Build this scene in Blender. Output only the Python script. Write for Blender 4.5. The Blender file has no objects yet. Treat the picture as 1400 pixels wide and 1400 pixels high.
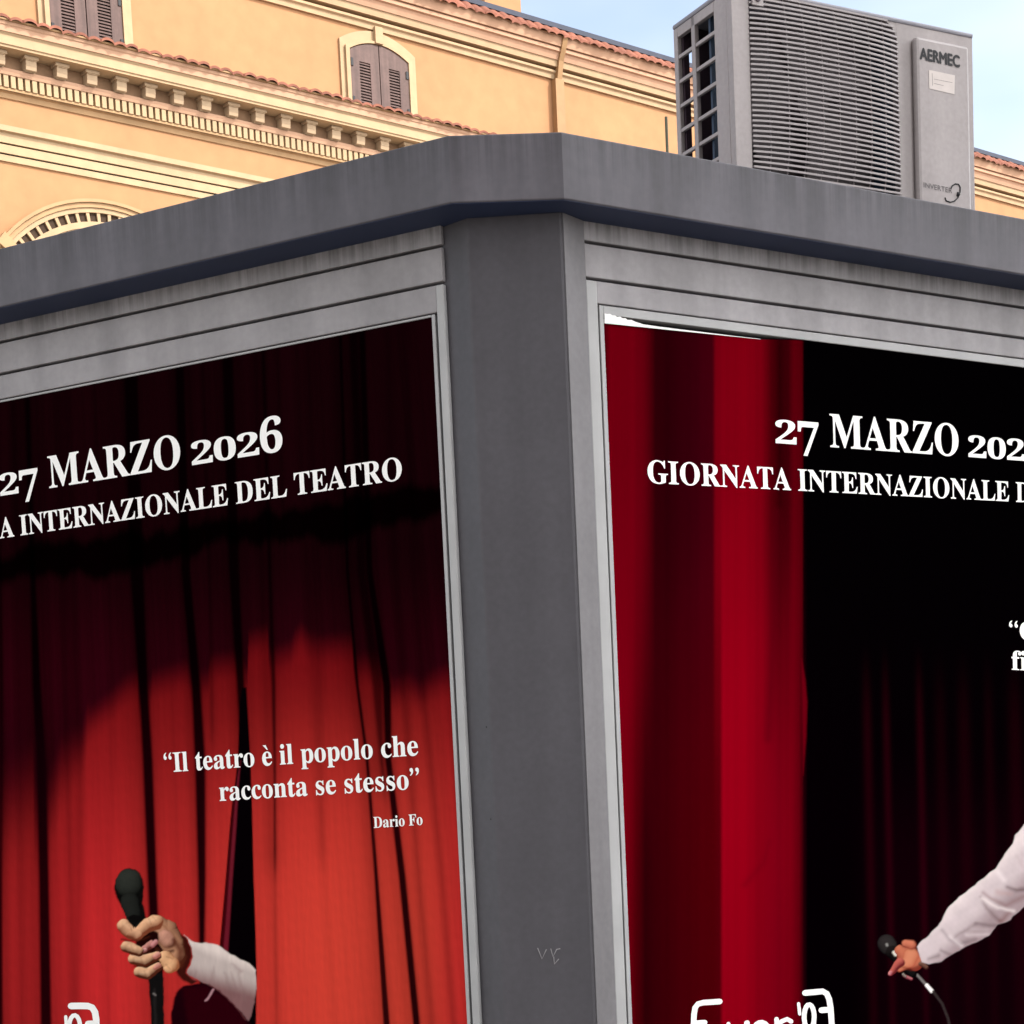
import bpy, bmesh, math, random
import numpy as np
from mathutils import Vector, Matrix
random.seed(7); rng = np.random.default_rng(7)
R = math.radians
SC = bpy.context.scene
COL = SC.collection

# ------------------------------------------------------------------ camera
FOC, CX, CY = 2430.855, 700.0, 1351.863          # measured on the 1400 px photograph
ROLL, PITCH = R(-2.72715), R(-6.01001)
AZ_R, AZ_L, AZ_F, AZ_B = R(58.262), R(-61.745), R(62.02), R(52.209)
_b = np.array([[1, 0, 0], [0, 0, 1], [0, -1, 0]], float).T
_cp, _sp, _cr, _sr = math.cos(PITCH), math.sin(PITCH), math.cos(ROLL), math.sin(ROLL)
CM = _b @ np.array([[1, 0, 0], [0, _cp, -_sp], [0, _sp, _cp]]) @ np.array([[_cr, -_sr, 0], [_sr, _cr, 0], [0, 0, 1]])
EYE = np.array([0, 0, 1.6])
cam = bpy.data.cameras.new('camera'); camo = bpy.data.objects.new('camera', cam); COL.objects.link(camo)
camo.matrix_world = Matrix([[*CM[i], EYE[i]] for i in range(3)] + [[0, 0, 0, 1]])
cam.sensor_width = 36; cam.lens = 36 * FOC / 1400
cam.shift_x = (700 - CX) / 1400; cam.shift_y = (CY - 700) / 1400
cam.clip_start = .05; cam.clip_end = 2000
SC.camera = camo

# ------------------------------------------------------------------ sky and sun
SUN_EL, SUN_AZ = R(42), R(108)                    # azimuth clockwise from +Y: behind the camera, to its right
w = bpy.data.worlds.new('World'); SC.world = w; w.use_nodes = True
nt = w.node_tree; bg = nt.nodes['Background']
sky = nt.nodes.new('ShaderNodeTexSky'); sky.sky_type = 'NISHITA'; sky.sun_disc = False
sky.sun_elevation = SUN_EL; sky.sun_rotation = SUN_AZ; sky.air_density = 1.0; sky.dust_density = 1.5; sky.ozone_density = 1.0
tc = nt.nodes.new('ShaderNodeTexCoord'); mp = nt.nodes.new('ShaderNodeMapping'); mp.inputs['Scale'].default_value = (1, 1, 2.4)
no = nt.nodes.new('ShaderNodeTexNoise'); no.inputs['Scale'].default_value = 1.7; no.inputs['Detail'].default_value = 5; no.inputs['Roughness'].default_value = .5
rp = nt.nodes.new('ShaderNodeValToRGB'); rp.color_ramp.elements[0].position = .02; rp.color_ramp.elements[1].position = .62
mx = nt.nodes.new('ShaderNodeMixRGB'); bw = nt.nodes.new('ShaderNodeRGBToBW'); gn = nt.nodes.new('ShaderNodeMath'); gn.operation = 'MULTIPLY_ADD'
gn.inputs[1].default_value = 2.3; gn.inputs[2].default_value = 1.2             # clouds: brighter where the sky is brighter
nt.links.new(sky.outputs['Color'], bw.inputs['Color']); nt.links.new(bw.outputs['Val'], gn.inputs[0]); nt.links.new(gn.outputs[0], mx.inputs['Color2'])
nt.links.new(tc.outputs['Generated'], mp.inputs['Vector']); nt.links.new(mp.outputs['Vector'], no.inputs['Vector'])
# the cloud deck is thick overhead and to the south, thinner over the palazzo to the north-west
sx = nt.nodes.new('ShaderNodeVectorMath'); sx.operation = 'DOT_PRODUCT'; sx.inputs[1].default_value = (.25, -.50, .15); ad = nt.nodes.new('ShaderNodeMath'); ad.operation = 'ADD'
nt.links.new(tc.outputs['Generated'], sx.inputs[0]); nt.links.new(sx.outputs['Value'], ad.inputs[0]); nt.links.new(no.outputs['Fac'], ad.inputs[1]); nt.links.new(ad.outputs[0], rp.inputs['Fac']); nt.links.new(rp.outputs['Color'], mx.inputs['Fac'])
nt.links.new(sky.outputs['Color'], mx.inputs['Color1']); nt.links.new(mx.outputs['Color'], bg.inputs['Color'])
bg.inputs['Strength'].default_value = .11
sl = bpy.data.lights.new('sun', 'SUN'); sl.energy = 2.1; sl.angle = R(.5); sl.color = (1, .95, .87)
so = bpy.data.objects.new('sun', sl); COL.objects.link(so)
SUN_DIR = Vector((math.sin(SUN_AZ) * math.cos(SUN_EL), math.cos(SUN_AZ) * math.cos(SUN_EL), math.sin(SUN_EL)))
so.rotation_euler = SUN_DIR.to_track_quat('Z', 'Y').to_euler(); so.location = (20, -20, 30)
SC.view_settings.view_transform = 'Standard'; SC.view_settings.look = 'None'
SC.view_settings.exposure = 1.35; SC.view_settings.gamma = 1

# ------------------------------------------------------------------ measuring helpers
def ray(x, y): return CM @ np.array([(x - CX) / FOC, -(y - CY) / FOC, -1.])
def at_z(x, y, z): d = ray(x, y); return EYE + d * (z - 1.6) / d[2]
def at_plane(x, y, p0, n): d = ray(x, y); return EYE + d * (np.dot(p0 - EYE, n) / np.dot(d, n))
def az(a): return np.array([math.sin(a), math.cos(a), 0.])
def right_of(e): return np.array([e[1], -e[0], 0.])
def photo_xy(P):
    c = (P - EYE) @ CM
    return CX + FOC * c[:, 0] / -c[:, 2], CY - FOC * c[:, 1] / -c[:, 2]

# ------------------------------------------------------------------ materials
def lin(c):
    c = np.asarray(c, float) / 255
    return np.where(c <= .04045, c / 12.92, ((c + .055) / 1.055) ** 2.4)
def mat(name, col, rough=.6, var=.12, scale=6., streak=0., bump=0., metal=0., spec=.3, stretch=(1, 1, 1), fine=0., drips=None):
    m = bpy.data.materials.new(name); m.use_nodes = True; n = m.node_tree; p = n.nodes['Principled BSDF']
    p.inputs['Roughness'].default_value = rough; p.inputs['Metallic'].default_value = metal; p.inputs['Specular IOR Level'].default_value = spec
    t = n.nodes.new('ShaderNodeTexCoord'); mpn = n.nodes.new('ShaderNodeMapping'); mpn.inputs['Scale'].default_value = stretch
    n.links.new(t.outputs['Object'], mpn.inputs['Vector'])
    a = n.nodes.new('ShaderNodeTexNoise'); a.inputs['Scale'].default_value = scale; a.inputs['Detail'].default_value = 7; a.inputs['Roughness'].default_value = .62
    n.links.new(mpn.outputs['Vector'], a.inputs['Vector'])
    mr = n.nodes.new('ShaderNodeMapRange'); mr.inputs['From Min'].default_value = .3; mr.inputs['From Max'].default_value = .7
    mr.inputs['To Min'].default_value = 1 - var; mr.inputs['To Max'].default_value = 1 + var; n.links.new(a.outputs['Fac'], mr.inputs['Value'])
    fac = mr.outputs['Result']
    if streak:
        m2 = n.nodes.new('ShaderNodeMapping'); m2.inputs['Scale'].default_value = (9, 9, .5); n.links.new(t.outputs['Object'], m2.inputs['Vector'])
        b = n.nodes.new('ShaderNodeTexNoise'); b.inputs['Scale'].default_value = 1.6; b.inputs['Detail'].default_value = 5; n.links.new(m2.outputs['Vector'], b.inputs['Vector'])
        r2 = n.nodes.new('ShaderNodeMapRange'); r2.inputs['From Min'].default_value = .35; r2.inputs['From Max'].default_value = .62
        r2.inputs['To Min'].default_value = 1 - streak; r2.inputs['To Max'].default_value = 1 + streak * .25; n.links.new(b.outputs['Fac'], r2.inputs['Value'])
        ml = n.nodes.new('ShaderNodeMath'); ml.operation = 'MULTIPLY'; n.links.new(fac, ml.inputs[0]); n.links.new(r2.outputs['Result'], ml.inputs[1]); fac = ml.outputs[0]
    if fine:
        f2 = n.nodes.new('ShaderNodeTexNoise'); f2.inputs['Scale'].default_value = fine; f2.inputs['Detail'].default_value = 3; n.links.new(t.outputs['Object'], f2.inputs['Vector'])
        r3 = n.nodes.new('ShaderNodeMapRange'); r3.inputs['From Min'].default_value = .3; r3.inputs['From Max'].default_value = .7; r3.inputs['To Min'].default_value = .94; r3.inputs['To Max'].default_value = 1.05
        n.links.new(f2.outputs['Fac'], r3.inputs['Value']); ml = n.nodes.new('ShaderNodeMath'); ml.operation = 'MULTIPLY'; n.links.new(fac, ml.inputs[0]); n.links.new(r3.outputs['Result'], ml.inputs[1]); fac = ml.outputs[0]
    if drips:                       # rain drips that run down from the top edge of a board
        sp = n.nodes.new('ShaderNodeSeparateXYZ'); n.links.new(t.outputs['Object'], sp.inputs[0])
        m3 = n.nodes.new('ShaderNodeMapping'); m3.inputs['Scale'].default_value = (34, 34, .9); n.links.new(t.outputs['Object'], m3.inputs['Vector'])
        d = n.nodes.new('ShaderNodeTexNoise'); d.inputs['Scale'].default_value = 1.5; d.inputs['Detail'].default_value = 6; d.inputs['Roughness'].default_value = .7; n.links.new(m3.outputs['Vector'], d.inputs['Vector'])
        hz = n.nodes.new('ShaderNodeMapRange'); hz.inputs['From Min'].default_value = drips[0]; hz.inputs['From Max'].default_value = drips[1]; hz.inputs['To Min'].default_value = 0; hz.inputs['To Max'].default_value = .55
        n.links.new(sp.outputs['Z'], hz.inputs['Value'])
        th = n.nodes.new('ShaderNodeMapRange'); th.inputs['From Min'].default_value = .38; th.inputs['From Max'].default_value = .62; n.links.new(d.outputs['Fac'], th.inputs['Value'])
        pr_ = n.nodes.new('ShaderNodeMath'); pr_.operation = 'MULTIPLY'; n.links.new(hz.outputs['Result'], pr_.inputs[0]); n.links.new(th.outputs['Result'], pr_.inputs[1])
        iv = n.nodes.new('ShaderNodeMath'); iv.operation = 'SUBTRACT'; iv.inputs[0].default_value = 1; n.links.new(pr_.outputs[0], iv.inputs[1])
        ml = n.nodes.new('ShaderNodeMath'); ml.operation = 'MULTIPLY'; n.links.new(fac, ml.inputs[0]); n.links.new(iv.outputs[0], ml.inputs[1]); fac = ml.outputs[0]
    v = n.nodes.new('ShaderNodeVectorMath'); v.operation = 'SCALE'; v.inputs[0].default_value = col[:3]; n.links.new(fac, v.inputs['Scale'])
    n.links.new(v.outputs['Vector'], p.inputs['Base Color'])
    if bump:
        bn = n.nodes.new('ShaderNodeBump'); bn.inputs['Strength'].default_value = bump; bn.inputs['Distance'].default_value = .01
        n.links.new(a.outputs['Fac'], bn.inputs['Height']); n.links.new(bn.outputs['Normal'], p.inputs['Normal'])
    return m
M = dict(
    fascia=mat('grey_fascia_paint', (.100, .094, .110), .5, .12, 3, streak=.24, fine=60, bump=.04, drips=(2.66, 2.79)),
    post=mat('dark_grey_post_paint', (.070, .0665, .077), .5, .08, 5, streak=.10, fine=80, bump=.04),
    flange=mat('mid_grey_flange_paint', (.148, .141, .151), .5, .10, 5, streak=.12, fine=80, bump=.03),
    siding=mat('light_grey_siding_paint', (.295, .282, .297), .5, .12, 5, streak=.16, fine=70, bump=.04, drips=(2.585, 2.64)),
    strip=mat('pale_grey_aluminium', (.375, .376, .384), .45, .08, 8, streak=.06),
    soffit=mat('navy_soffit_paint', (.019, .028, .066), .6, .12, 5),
    dark=mat('dark_gap', (.016, .016, .018), .8, .1),
    deck=mat('roof_felt', (.12, .12, .12), .9, .2, 8),
    paper=mat('white_paper', (.86, .86, .86), .7, .03),
    letter=mat('white_print_ink', (.90, .90, .89), .7, .02),
    ac=mat('off_white_enamel', (.345, .31, .312), .42, .05, 5, streak=.10, fine=90),
    ac_edge=mat('grey_lid_enamel', (.24, .235, .27), .42, .08, 6),
    ac_bar=mat('pale_grille_wire', (.315, .283, .29), .4, .05, 9),
    ac_dark=mat('dark_condenser', (.022, .042, .078), .55, .15, 20),
    ac_fan=mat('lightened_grey_brown_plastic', (.075, .062, .066), .6, .2, 12),  # lightened: the light inside the unit is put into the colour
    coil=mat('brown_coil_fins', (.048, .030, .042), .5, .25, 30, stretch=(1, 1, 12)),
    ink=mat('black_label_ink', (.012, .012, .015), .6, .05),
    grey_ink=mat('grey_label_ink', (.10, .09, .095), .6, .05),
    sticker=mat('cream_sticker', (.56, .50, .48), .6, .06, 30),
    brown=mat('brown_shade_stucco', (.21, .125, .072), .9, .2, 1.5, fine=6.),  # frieze under the cornice: its shade is painted into this brown
    bracket=mat('shade_toned_cream_stone', (.33, .235, .15), .9, .15, 2.5, fine=8.),  # brackets toned down, cornice shade mixed into the stone colour
    shadow_green=mat('shadow_green_recess', (.10, .11, .05), .9, .15),  # dark green painted in for the shade between the dentils
    wall=mat('ochre_stucco', (.335, .174, .083), .9, .06, .5, streak=0, bump=.15, fine=3.),
    cream=mat('cream_stucco', (.365, .252, .148), .85, .08, .5, bump=.1, fine=4.),
    pink=mat('pale_terracotta_moulding', (.40, .235, .15), .85, .08, .7, fine=4.),
    tan=mat('tan_stucco', (.34, .21, .11), .9, .1, .8, fine=4.),
    tile=mat('terracotta_tiles', (.20, .072, .045), .85, .35, 2.2, fine=9.),
    gutter=mat('zinc_flashing', (.045, .05, .07), .85, .1, 3),
    shutter=mat('faded_brown_shutter_paint', (.098, .059, .051), .7, .16, 3, streak=.2, fine=20),
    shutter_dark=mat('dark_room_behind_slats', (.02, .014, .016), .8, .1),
    pane=mat('dark_brown_pane', (.04, .022, .012), .6, .2, 6, spec=.1),
    pipe=mat('ochre_painted_pipe', (.27, .155, .07), .7, .08, 3),
    paving=mat('stone_paving', (.27, .25, .225), .85, .2, 1.3, bump=.2, fine=12),
    stucco=mat('shade_house_grey_beige_stucco', (.30, .275, .24), .9, .1, .6),
    steel=mat('dull_green_steel', (.11, .11, .07), .6, .2, 10),
)
# ------------------------------------------------------------------ mesh helpers
def link(name, verts, faces, m, parent=None, smooth=False, loc=None):
    me = bpy.data.meshes.new(name); me.from_pydata([tuple(map(float, v)) for v in verts], [], [list(map(int, f)) for f in faces])
    bm = bmesh.new(); bm.from_mesh(me); bmesh.ops.recalc_face_normals(bm, faces=bm.faces); bm.to_mesh(me); bm.free()
    me.materials.append(m); me.update()
    if smooth:
        for p in me.polygons: p.use_smooth = True
    o = bpy.data.objects.new(name, me); COL.objects.link(o)
    if parent: o.parent = parent
    if loc is not None: o.location = loc
    return o
class MB:
    def __init__(s): s.v = []; s.f = []
    def add(s, v, f):
        k = len(s.v); s.v += [tuple(p) for p in v]; s.f += [[i + k for i in q] for q in f]; return s
    def box(s, x0, x1, y0, y1, z0, z1):
        return s.add([(x, y, z) for x in (x0, x1) for y in (y0, y1) for z in (z0, z1)],
                     [(0, 1, 3, 2), (4, 6, 7, 5), (0, 4, 5, 1), (2, 3, 7, 6), (0, 2, 6, 4), (1, 5, 7, 3)])
    def hexa(s, b, t):               # two matching polygons -> solid
        n = len(b); return s.add(list(b) + list(t), [list(range(n))[::-1], list(range(n, 2 * n))] + [(i, (i + 1) % n, n + (i + 1) % n, n + i) for i in range(n)])
    def prism(s, poly, z0, z1):
        return s.hexa([(p[0], p[1], z0) for p in poly], [(p[0], p[1], z1) for p in poly])
    def extrude_x(s, prof, x0, x1):  # prof in (y,z)
        return s.hexa([(x0, y, z) for y, z in prof], [(x1, y, z) for y, z in prof])
    def tube(s, pts, r, n=8):
        pts = [np.array(p, float) for p in pts]; rings = []
        for i, p in enumerate(pts):
            d = pts[min(i + 1, len(pts) - 1)] - pts[max(i - 1, 0)]; d /= np.linalg.norm(d)
            u = np.cross(d, [0, 0, 1.]) if abs(d[2]) < .9 else np.cross(d, [1., 0, 0]); u /= np.linalg.norm(u); v = np.cross(d, u)
            rings.append([p + r * (u * math.cos(2 * math.pi * k / n) + v * math.sin(2 * math.pi * k / n)) for k in range(n)])
        vs = [q for g in rings for q in g]; fs = []
        for i in range(len(pts) - 1):
            for k in range(n): fs.append((i * n + k, i * n + (k + 1) % n, (i + 1) * n + (k + 1) % n, (i + 1) * n + k))
        fs += [list(range(n)), list(range((len(pts) - 1) * n, len(pts) * n))]
        return s.add(vs, fs)
    def build(s, name, m, parent=None, smooth=False, bevel=0.):
        o = link(name, s.v, s.f, m, parent, smooth)
        if bevel:
            b = o.modifiers.new('bevel', 'BEVEL'); b.width = bevel; b.segments = 2; b.limit_method = 'ANGLE'
        return o
def tag(o, label, cat, group=None, kind=None):
    if kind: o['kind'] = kind
    if label: o['label'] = label
    if cat: o['category'] = cat
    if group: o['group'] = group
    return o
def thing(name, label, cat, loc=(0, 0, 0), rotz=0, group=None):
    o = bpy.data.objects.new(name, None); COL.objects.link(o); o.location = loc; o.rotation_euler = (0, 0, rotz); o.empty_display_size = .2
    return tag(o, label, cat, group)

# ------------------------------------------------------------------ the ground
g = MB(); g.add([(-600, -600, 0), (600, -600, 0), (600, 600, 0), (-600, 600, 0)], [(0, 1, 2, 3)])
tag(g.build('pavement', M['paving']), None, None, kind='structure')

# ------------------------------------------------------------------ palazzo behind the kiosk
BP0 = np.array([0, 42., 0]); EB = az(AZ_B); NB = right_of(EB)
ROTB = math.atan2(EB[1], EB[0])
pal = thing('palazzo', 'ochre stucco palazzo with cream mouldings, brown shutters and red tiled eaves behind the kiosk', 'building', BP0, ROTB)
def pb(x, y, depth=0.):
    p = at_plane(x, y, BP0 - NB * depth, NB) - BP0
    return float(np.dot(p, EB)), float(p[2])
S0, S1 = -34., 60.
UW = .6                                        # the upper storey stands back from the lower front
zt = pb(0, 21, -.60)[1]                        # lower tile edge
z_pink0 = pb(0, 42, -.55)[1]; z_cream0 = pb(0, 62, -.48)[1]
z_mod0 = pb(0, 88, -.2)[1]; z_den1 = pb(0, 100.5, -.14)[1]; z_den0 = pb(0, 117, -.14)[1]
z_fr1 = pb(0, 132, -.04)[1]; z_b3 = pb(0, 171, -.10)[1]; z_b2 = pb(0, 194, -.08)[1]; z_b1 = pb(0, 208, -.06)[1]; z_b0 = pb(0, 219, -.03)[1]
z_roof = pb(700, 22, UW - .75)[1]
b = MB(); b.box(S0, S1, 0, 14, 0, zt - .12)
b.box(S0, S1, UW, 14, zt - .12, z_roof - .25); b.build('wall', M['wall'], pal)
# lower cornice, from the top down
c = MB(); c.extrude_x([(0, z_pink0 + .02), (-.55, z_pink0 + .02), (-.555, z_pink0 + .12), (-.575, z_pink0 + .14), (-.58, zt - .06), (0, zt - .06)], S0, S1); c.build('cornice', M['pink'], pal)
c = MB(); c.extrude_x([(0, z_cream0), (-.475, z_cream0), (-.475, z_cream0 + .04), (-.50, z_cream0 + .05), (-.50, z_pink0 - .02), (-.53, z_pink0 + .017), (0, z_pink0 + .017)], S0, S1); c.build('cornice', M['cream'], pal)
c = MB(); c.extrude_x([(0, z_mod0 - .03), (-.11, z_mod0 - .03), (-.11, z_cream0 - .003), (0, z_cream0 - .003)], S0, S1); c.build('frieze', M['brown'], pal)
c = MB(); c.extrude_x([(0, z_den1), (-.17, z_den1), (-.19, z_den1 + .06), (-.19, z_mod0 - .033), (0, z_mod0 - .033)], S0, S1); c.build('moulding', M['pink'], pal)
c = MB(); c.extrude_x([(0, z_fr1), (-.03, z_fr1), (-.05, z_fr1 + .09), (-.09, z_fr1 + .10), (-.09, z_fr1 + .16), (-.13, z_den0 - .05), (-.13, z_den0 - .003), (0, z_den0 - .003)], S0, S1); c.build('moulding', M['tan'], pal)
c = MB(); sp = (pb(284, 139, -.3)[0] - pb(44, 82.5, -.3)[0]) / 6 / 4.35
for i in range(int(26 / sp)):
    s = -16 + i * sp; c.box(s, s + sp * .64, -.155, -.05, z_den0, z_den1 - .002)
c.build('dentil_course', M['cream'], pal)
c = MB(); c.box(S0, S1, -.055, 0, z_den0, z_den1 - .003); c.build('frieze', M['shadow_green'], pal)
# scroll brackets
s_a = pb(44, 82.5, -.36)[0]; s_b = pb(284, 139, -.36)[0]; stp = (s_b - s_a) / 6
zc, zm = z_cream0 - .004, z_mod0
prof = [(-.112, zc), (-.33, zc), (-.33, zc - .075), (-.31, zc - .075), (-.31, zc - .16), (-.29, zc - .24), (-.26, zc - .25), (-.24, zc - .22), (-.225, zc - .26), (-.22, zm + .03), (-.19, zm - .02), (-.112, zm - .02)]
proto = MB()
proto.extrude_x([(y, z) for y, z in prof], -.105, .105); proto.extrude_x([(-.115, zc - .003), (-.345, zc - .003), (-.345, zc - .06), (-.115, zc - .06)], -.14, .14)
po = proto.build('modillion', M['bracket'], pal)
for i in range(-10, 24):
    o = po if i == -10 else po.copy()
    if i != -10: COL.objects.link(o); o.parent = pal
    o.location = (s_a + i * stp, 0, 0)
# string course of three fasciae
c = MB(); c.extrude_x([(0, z_b2 + .004), (-.09, z_b2 + .004), (-.09, z_b3 - .12), (-.16, z_b3 - .10), (-.16, z_b3), (0, z_b3)], S0, S1)
c.build('string_course', M['cream'], pal)
c = MB(); c.extrude_x([(0, z_b1 + .004), (-.065, z_b1 + .004), (-.065, z_b2 - .022), (0, z_b2 - .022)], S0, S1)
c.extrude_x([(0, z_b0), (-.04, z_b0), (-.04, z_b1 - .022), (0, z_b1 - .022)], S0, S1); c.build('string_course', M['cream'], pal)
c = MB(); c.box(S0, S1, -.015, 0, z_b2 - .022, z_b2 + .004); c.box(S0, S1, -.015, 0, z_b1 - .022, z_b1 + .004); c.build('string_course_groove', M['dark'], pal)
# tiled eaves
def eaves(y0, z0, y1, z1, s0, s1, pitch=.26, name='tiled_roof'):
    ns = int((s1 - s0) / pitch * 8); vs, fs = [], []
    for i in range(ns + 1):
        s = s0 + (s1 - s0) * i / ns; ph = (s - s0) / pitch; h = .055 * abs(math.sin(math.pi * ph)) ** .7 + .012 * math.sin(3.1 * math.floor(ph))
        jy = .03 * math.sin(7.3 * math.floor(ph))
        vs += [(s, y0 + jy, z0 + h - .05), (s, y0 + jy, z0 + h), (s, y1, z1 + h)]
    for i in range(ns): a = i * 3; fs += [(a, a + 1, a + 4, a + 3), (a + 1, a + 2, a + 5, a + 4)]
    return link(name, vs, fs, M['tile'], pal)
eaves(-.66, zt - .03, UW, zt + .16, -20, 40)
c = MB(); c.extrude_x([(-.615, zt - .055), (-.615, zt - .022), (UW - .002, zt + .13), (UW - .002, zt - .055)], -20, 40); c.build('eaves_board', M['tan'], pal)
# upper cornice
YU = UW
zu = [pb(700, q, UW - .3)[1] for q in (36, 46, 55, 63, 71, 79, 85)]
c = MB(); c.extrude_x([(YU, zu[1]), (YU - .36, zu[1]), (YU - .40, zu[0]), (YU - .40, zu[0] + .05), (YU, zu[0] + .05)], S0, S1)
c.extrude_x([(YU, zu[3] + .02), (YU - .22, zu[3] + .02), (YU - .27, zu[2] + .03), (YU - .32, zu[2] + .05), (YU - .32, zu[1] - .02), (YU, zu[1] - .02)], S0, S1); c.build('upper_cornice', M['pink'], pal)
c = MB(); c.extrude_x([(YU, zu[4] + .015), (YU - .17, zu[4] + .015), (YU - .19, zu[3]), (YU - .20, zu[3] + .016), (YU, zu[3] + .016)], S0, S1)
c.extrude_x([(YU, zu[6]), (YU - .06, zu[6]), (YU - .07, zu[5]), (YU - .12, zu[5] + .03), (YU - .12, zu[4] - .05), (YU, zu[4] - .05)], S0, S1); c.build('upper_cornice', M['cream'], pal)
z_fl = pb(700, 23.5, UW - .25)[1]
eaves(YU - .50, zu[0] + .03, YU - .27, z_fl, -10, 50)
c = MB(); c.extrude_x([(YU - .42, zu[0] + .052), (YU - .24, z_fl - .02), (YU + 6, z_fl - .02), (YU + 6, zu[0] + .052)], -10, 50); c.build('roof_underlay', M['tan'], pal)
c = MB(); c.extrude_x([(YU - .32, z_fl + .02), (YU - .32, z_fl + .13), (YU + 5, z_fl + .13), (YU + 5, z_fl + .035)], -10.1, 50.1); c.build('flashing', M['gutter'], pal)
# chimney
sc0 = pb(663, 8, UW + 1.5)[0]; sc1 = pb(712, 8, UW + 1.5)[0]
c = MB(); c.box(sc0, sc1, UW + 1.5, UW + 2.4, zu[0] + .1, zu[0] + 2.6); c.box(sc0 - .1, sc1 + .1, UW + 1.4, UW + 2.5, zu[0] + 2.0, zu[0] + 2.2); c.build('chimney', M['wall'], pal)
# downpipe
sp_ = pb(764, 140, UW - .1)[0]
c = MB(); c.box(sp_ - .13, sp_ + .13, YU - .17, YU, 0, zu[6] - .02)
pf = [(YU - .17, zu[6] - .02), (YU - .20, zu[5]), (YU - .26, zu[3]), (YU - .38, zu[1] - .02), (YU - .46, zu[0] + .04)]
for (ya, za), (yb_, zb_) in zip(pf[:-1], pf[1:]): c.hexa([(sp_ - .07, ya, za), (sp_ + .07, ya, za), (sp_ + .07, ya + .12, za), (sp_ - .07, ya + .12, za)], [(sp_ - .07, yb_, zb_), (sp_ + .07, yb_, zb_), (sp_ + .07, yb_ + .12, zb_), (sp_ - .07, yb_ + .12, zb_)])
c.build('downpipe', M['pipe'], pal)
# shuttered windows of the upper storey
def arch(x0, x1, z0, zs, rise, n=14):      # outline with a segmental head, from bottom left round to bottom right
    pts = [(x0, z0)]
    for i in range(n + 1):
        t = i / n; pts.append((x0 + (x1 - x0) * t, zs + rise * (1 - (2 * t - 1) ** 2)))
    return pts + [(x1, z0)]
def ring(mb, outer, inner, y0, y1):
    n = len(outer); P = []
    for (x, z) in outer: P += [(x, y0, z), (x, y1, z)]
    for (x, z) in inner: P += [(x, y0, z), (x, y1, z)]
    F = []
    for i in range(n - 1):
        a, b_, c_, d_ = 2 * i, 2 * i + 2, 2 * n + 2 * i, 2 * n + 2 * i + 2
        F += [(a, b_, d_, c_), (a + 1, c_ + 1, d_ + 1, b_ + 1), (a, a + 1, b_ + 1, b_), (c_, d_, d_ + 1, c_ + 1)]
    F += [(0, 2 * n, 2 * n + 1, 1), (2 * n - 2, 2 * n - 1, 4 * n - 1, 4 * n - 2)]
    return mb.add(P, F)
s_l = pb(477, 110, UW)[0]; s_r = pb(557, 120, UW)[0]; WW = s_r - s_l
z_sp = pb(477, 68, UW)[1]; z_tp = pb(511, 62, UW)[1]; z_bt = zt - .6
rise = max(.12, z_tp - z_sp)
def window(sc):
    h = WW / 2
    wd = MB(); ring(wd, arch(-h - .22, h + .22, z_bt, z_sp + .18, rise + .09), arch(-h - .08, h + .08, z_bt, z_sp + .03, rise), YU - .045, YU + .002)
    ring(wd, arch(-h - .10, h + .10, z_bt, z_sp + .05, rise), arch(-h, h, z_bt, z_sp, rise), YU - .10, YU)
    wd.box(-.10, .10, YU - .13, YU - .04, z_sp + rise + .01, z_sp + rise + .36)
    f = wd.build('window', M['cream'], pal); f.location = (sc, 0, 0)
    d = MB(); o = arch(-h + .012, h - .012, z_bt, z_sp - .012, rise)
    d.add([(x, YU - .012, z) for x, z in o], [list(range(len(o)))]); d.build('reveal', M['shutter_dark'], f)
    for sgn in (-1, 1):
        a0, a1 = (-h + .015, -.012) if sgn < 0 else (.012, h - .015)
        m_ = MB(); st = .30 * h; top = lambda x: z_sp - .02 + rise * (1 - (x / h) ** 2)
        zr = z_sp - .22
        m_.box(a0, a0 + st, YU - .075, YU - .03, z_bt, zr); m_.box(a1 - st, a1, YU - .075, YU - .03, z_bt, zr)
        xs = np.linspace(a0, a1, 9); ob = [(x, YU - .075, zr) for x in xs] + [(x, YU - .075, top(x)) for x in xs[::-1]]
        m_.hexa(ob, [(x, YU - .03, z) for x, _, z in ob])
        for zz in np.arange(z_bt + .2, zr - .04, .062):
            m_.hexa([(a0 + st, YU - .068, zz), (a1 - st, YU - .068, zz), (a1 - st, YU - .068, zz + .014), (a0 + st, YU - .068, zz + .014)],
                    [(a0 + st, YU - .034, zz + .040), (a1 - st, YU - .034, zz + .040), (a1 - st, YU - .034, zz + .054), (a0 + st, YU - .034, zz + .054)])
        m_.build('shutter', M['shutter'], f)
        xh = a0 + .035 if sgn < 0 else a1 - .035
        for zz in (z_sp - .35, z_sp - 1.15): MB().box(xh - .03, xh + .03, YU - .095, YU - .076, zz, zz + .16).build('hinge', M['ink'], f)
s_w2 = (s_l + s_r) / 2
s_w1 = (pb(67, 15, UW)[0] + pb(163, 20, UW)[0]) / 2
window(s_w2); window(s_w1); window(s_w1 - (s_w2 - s_w1)); window(s_w2 + (s_w2 - s_w1) * 2)
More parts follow.
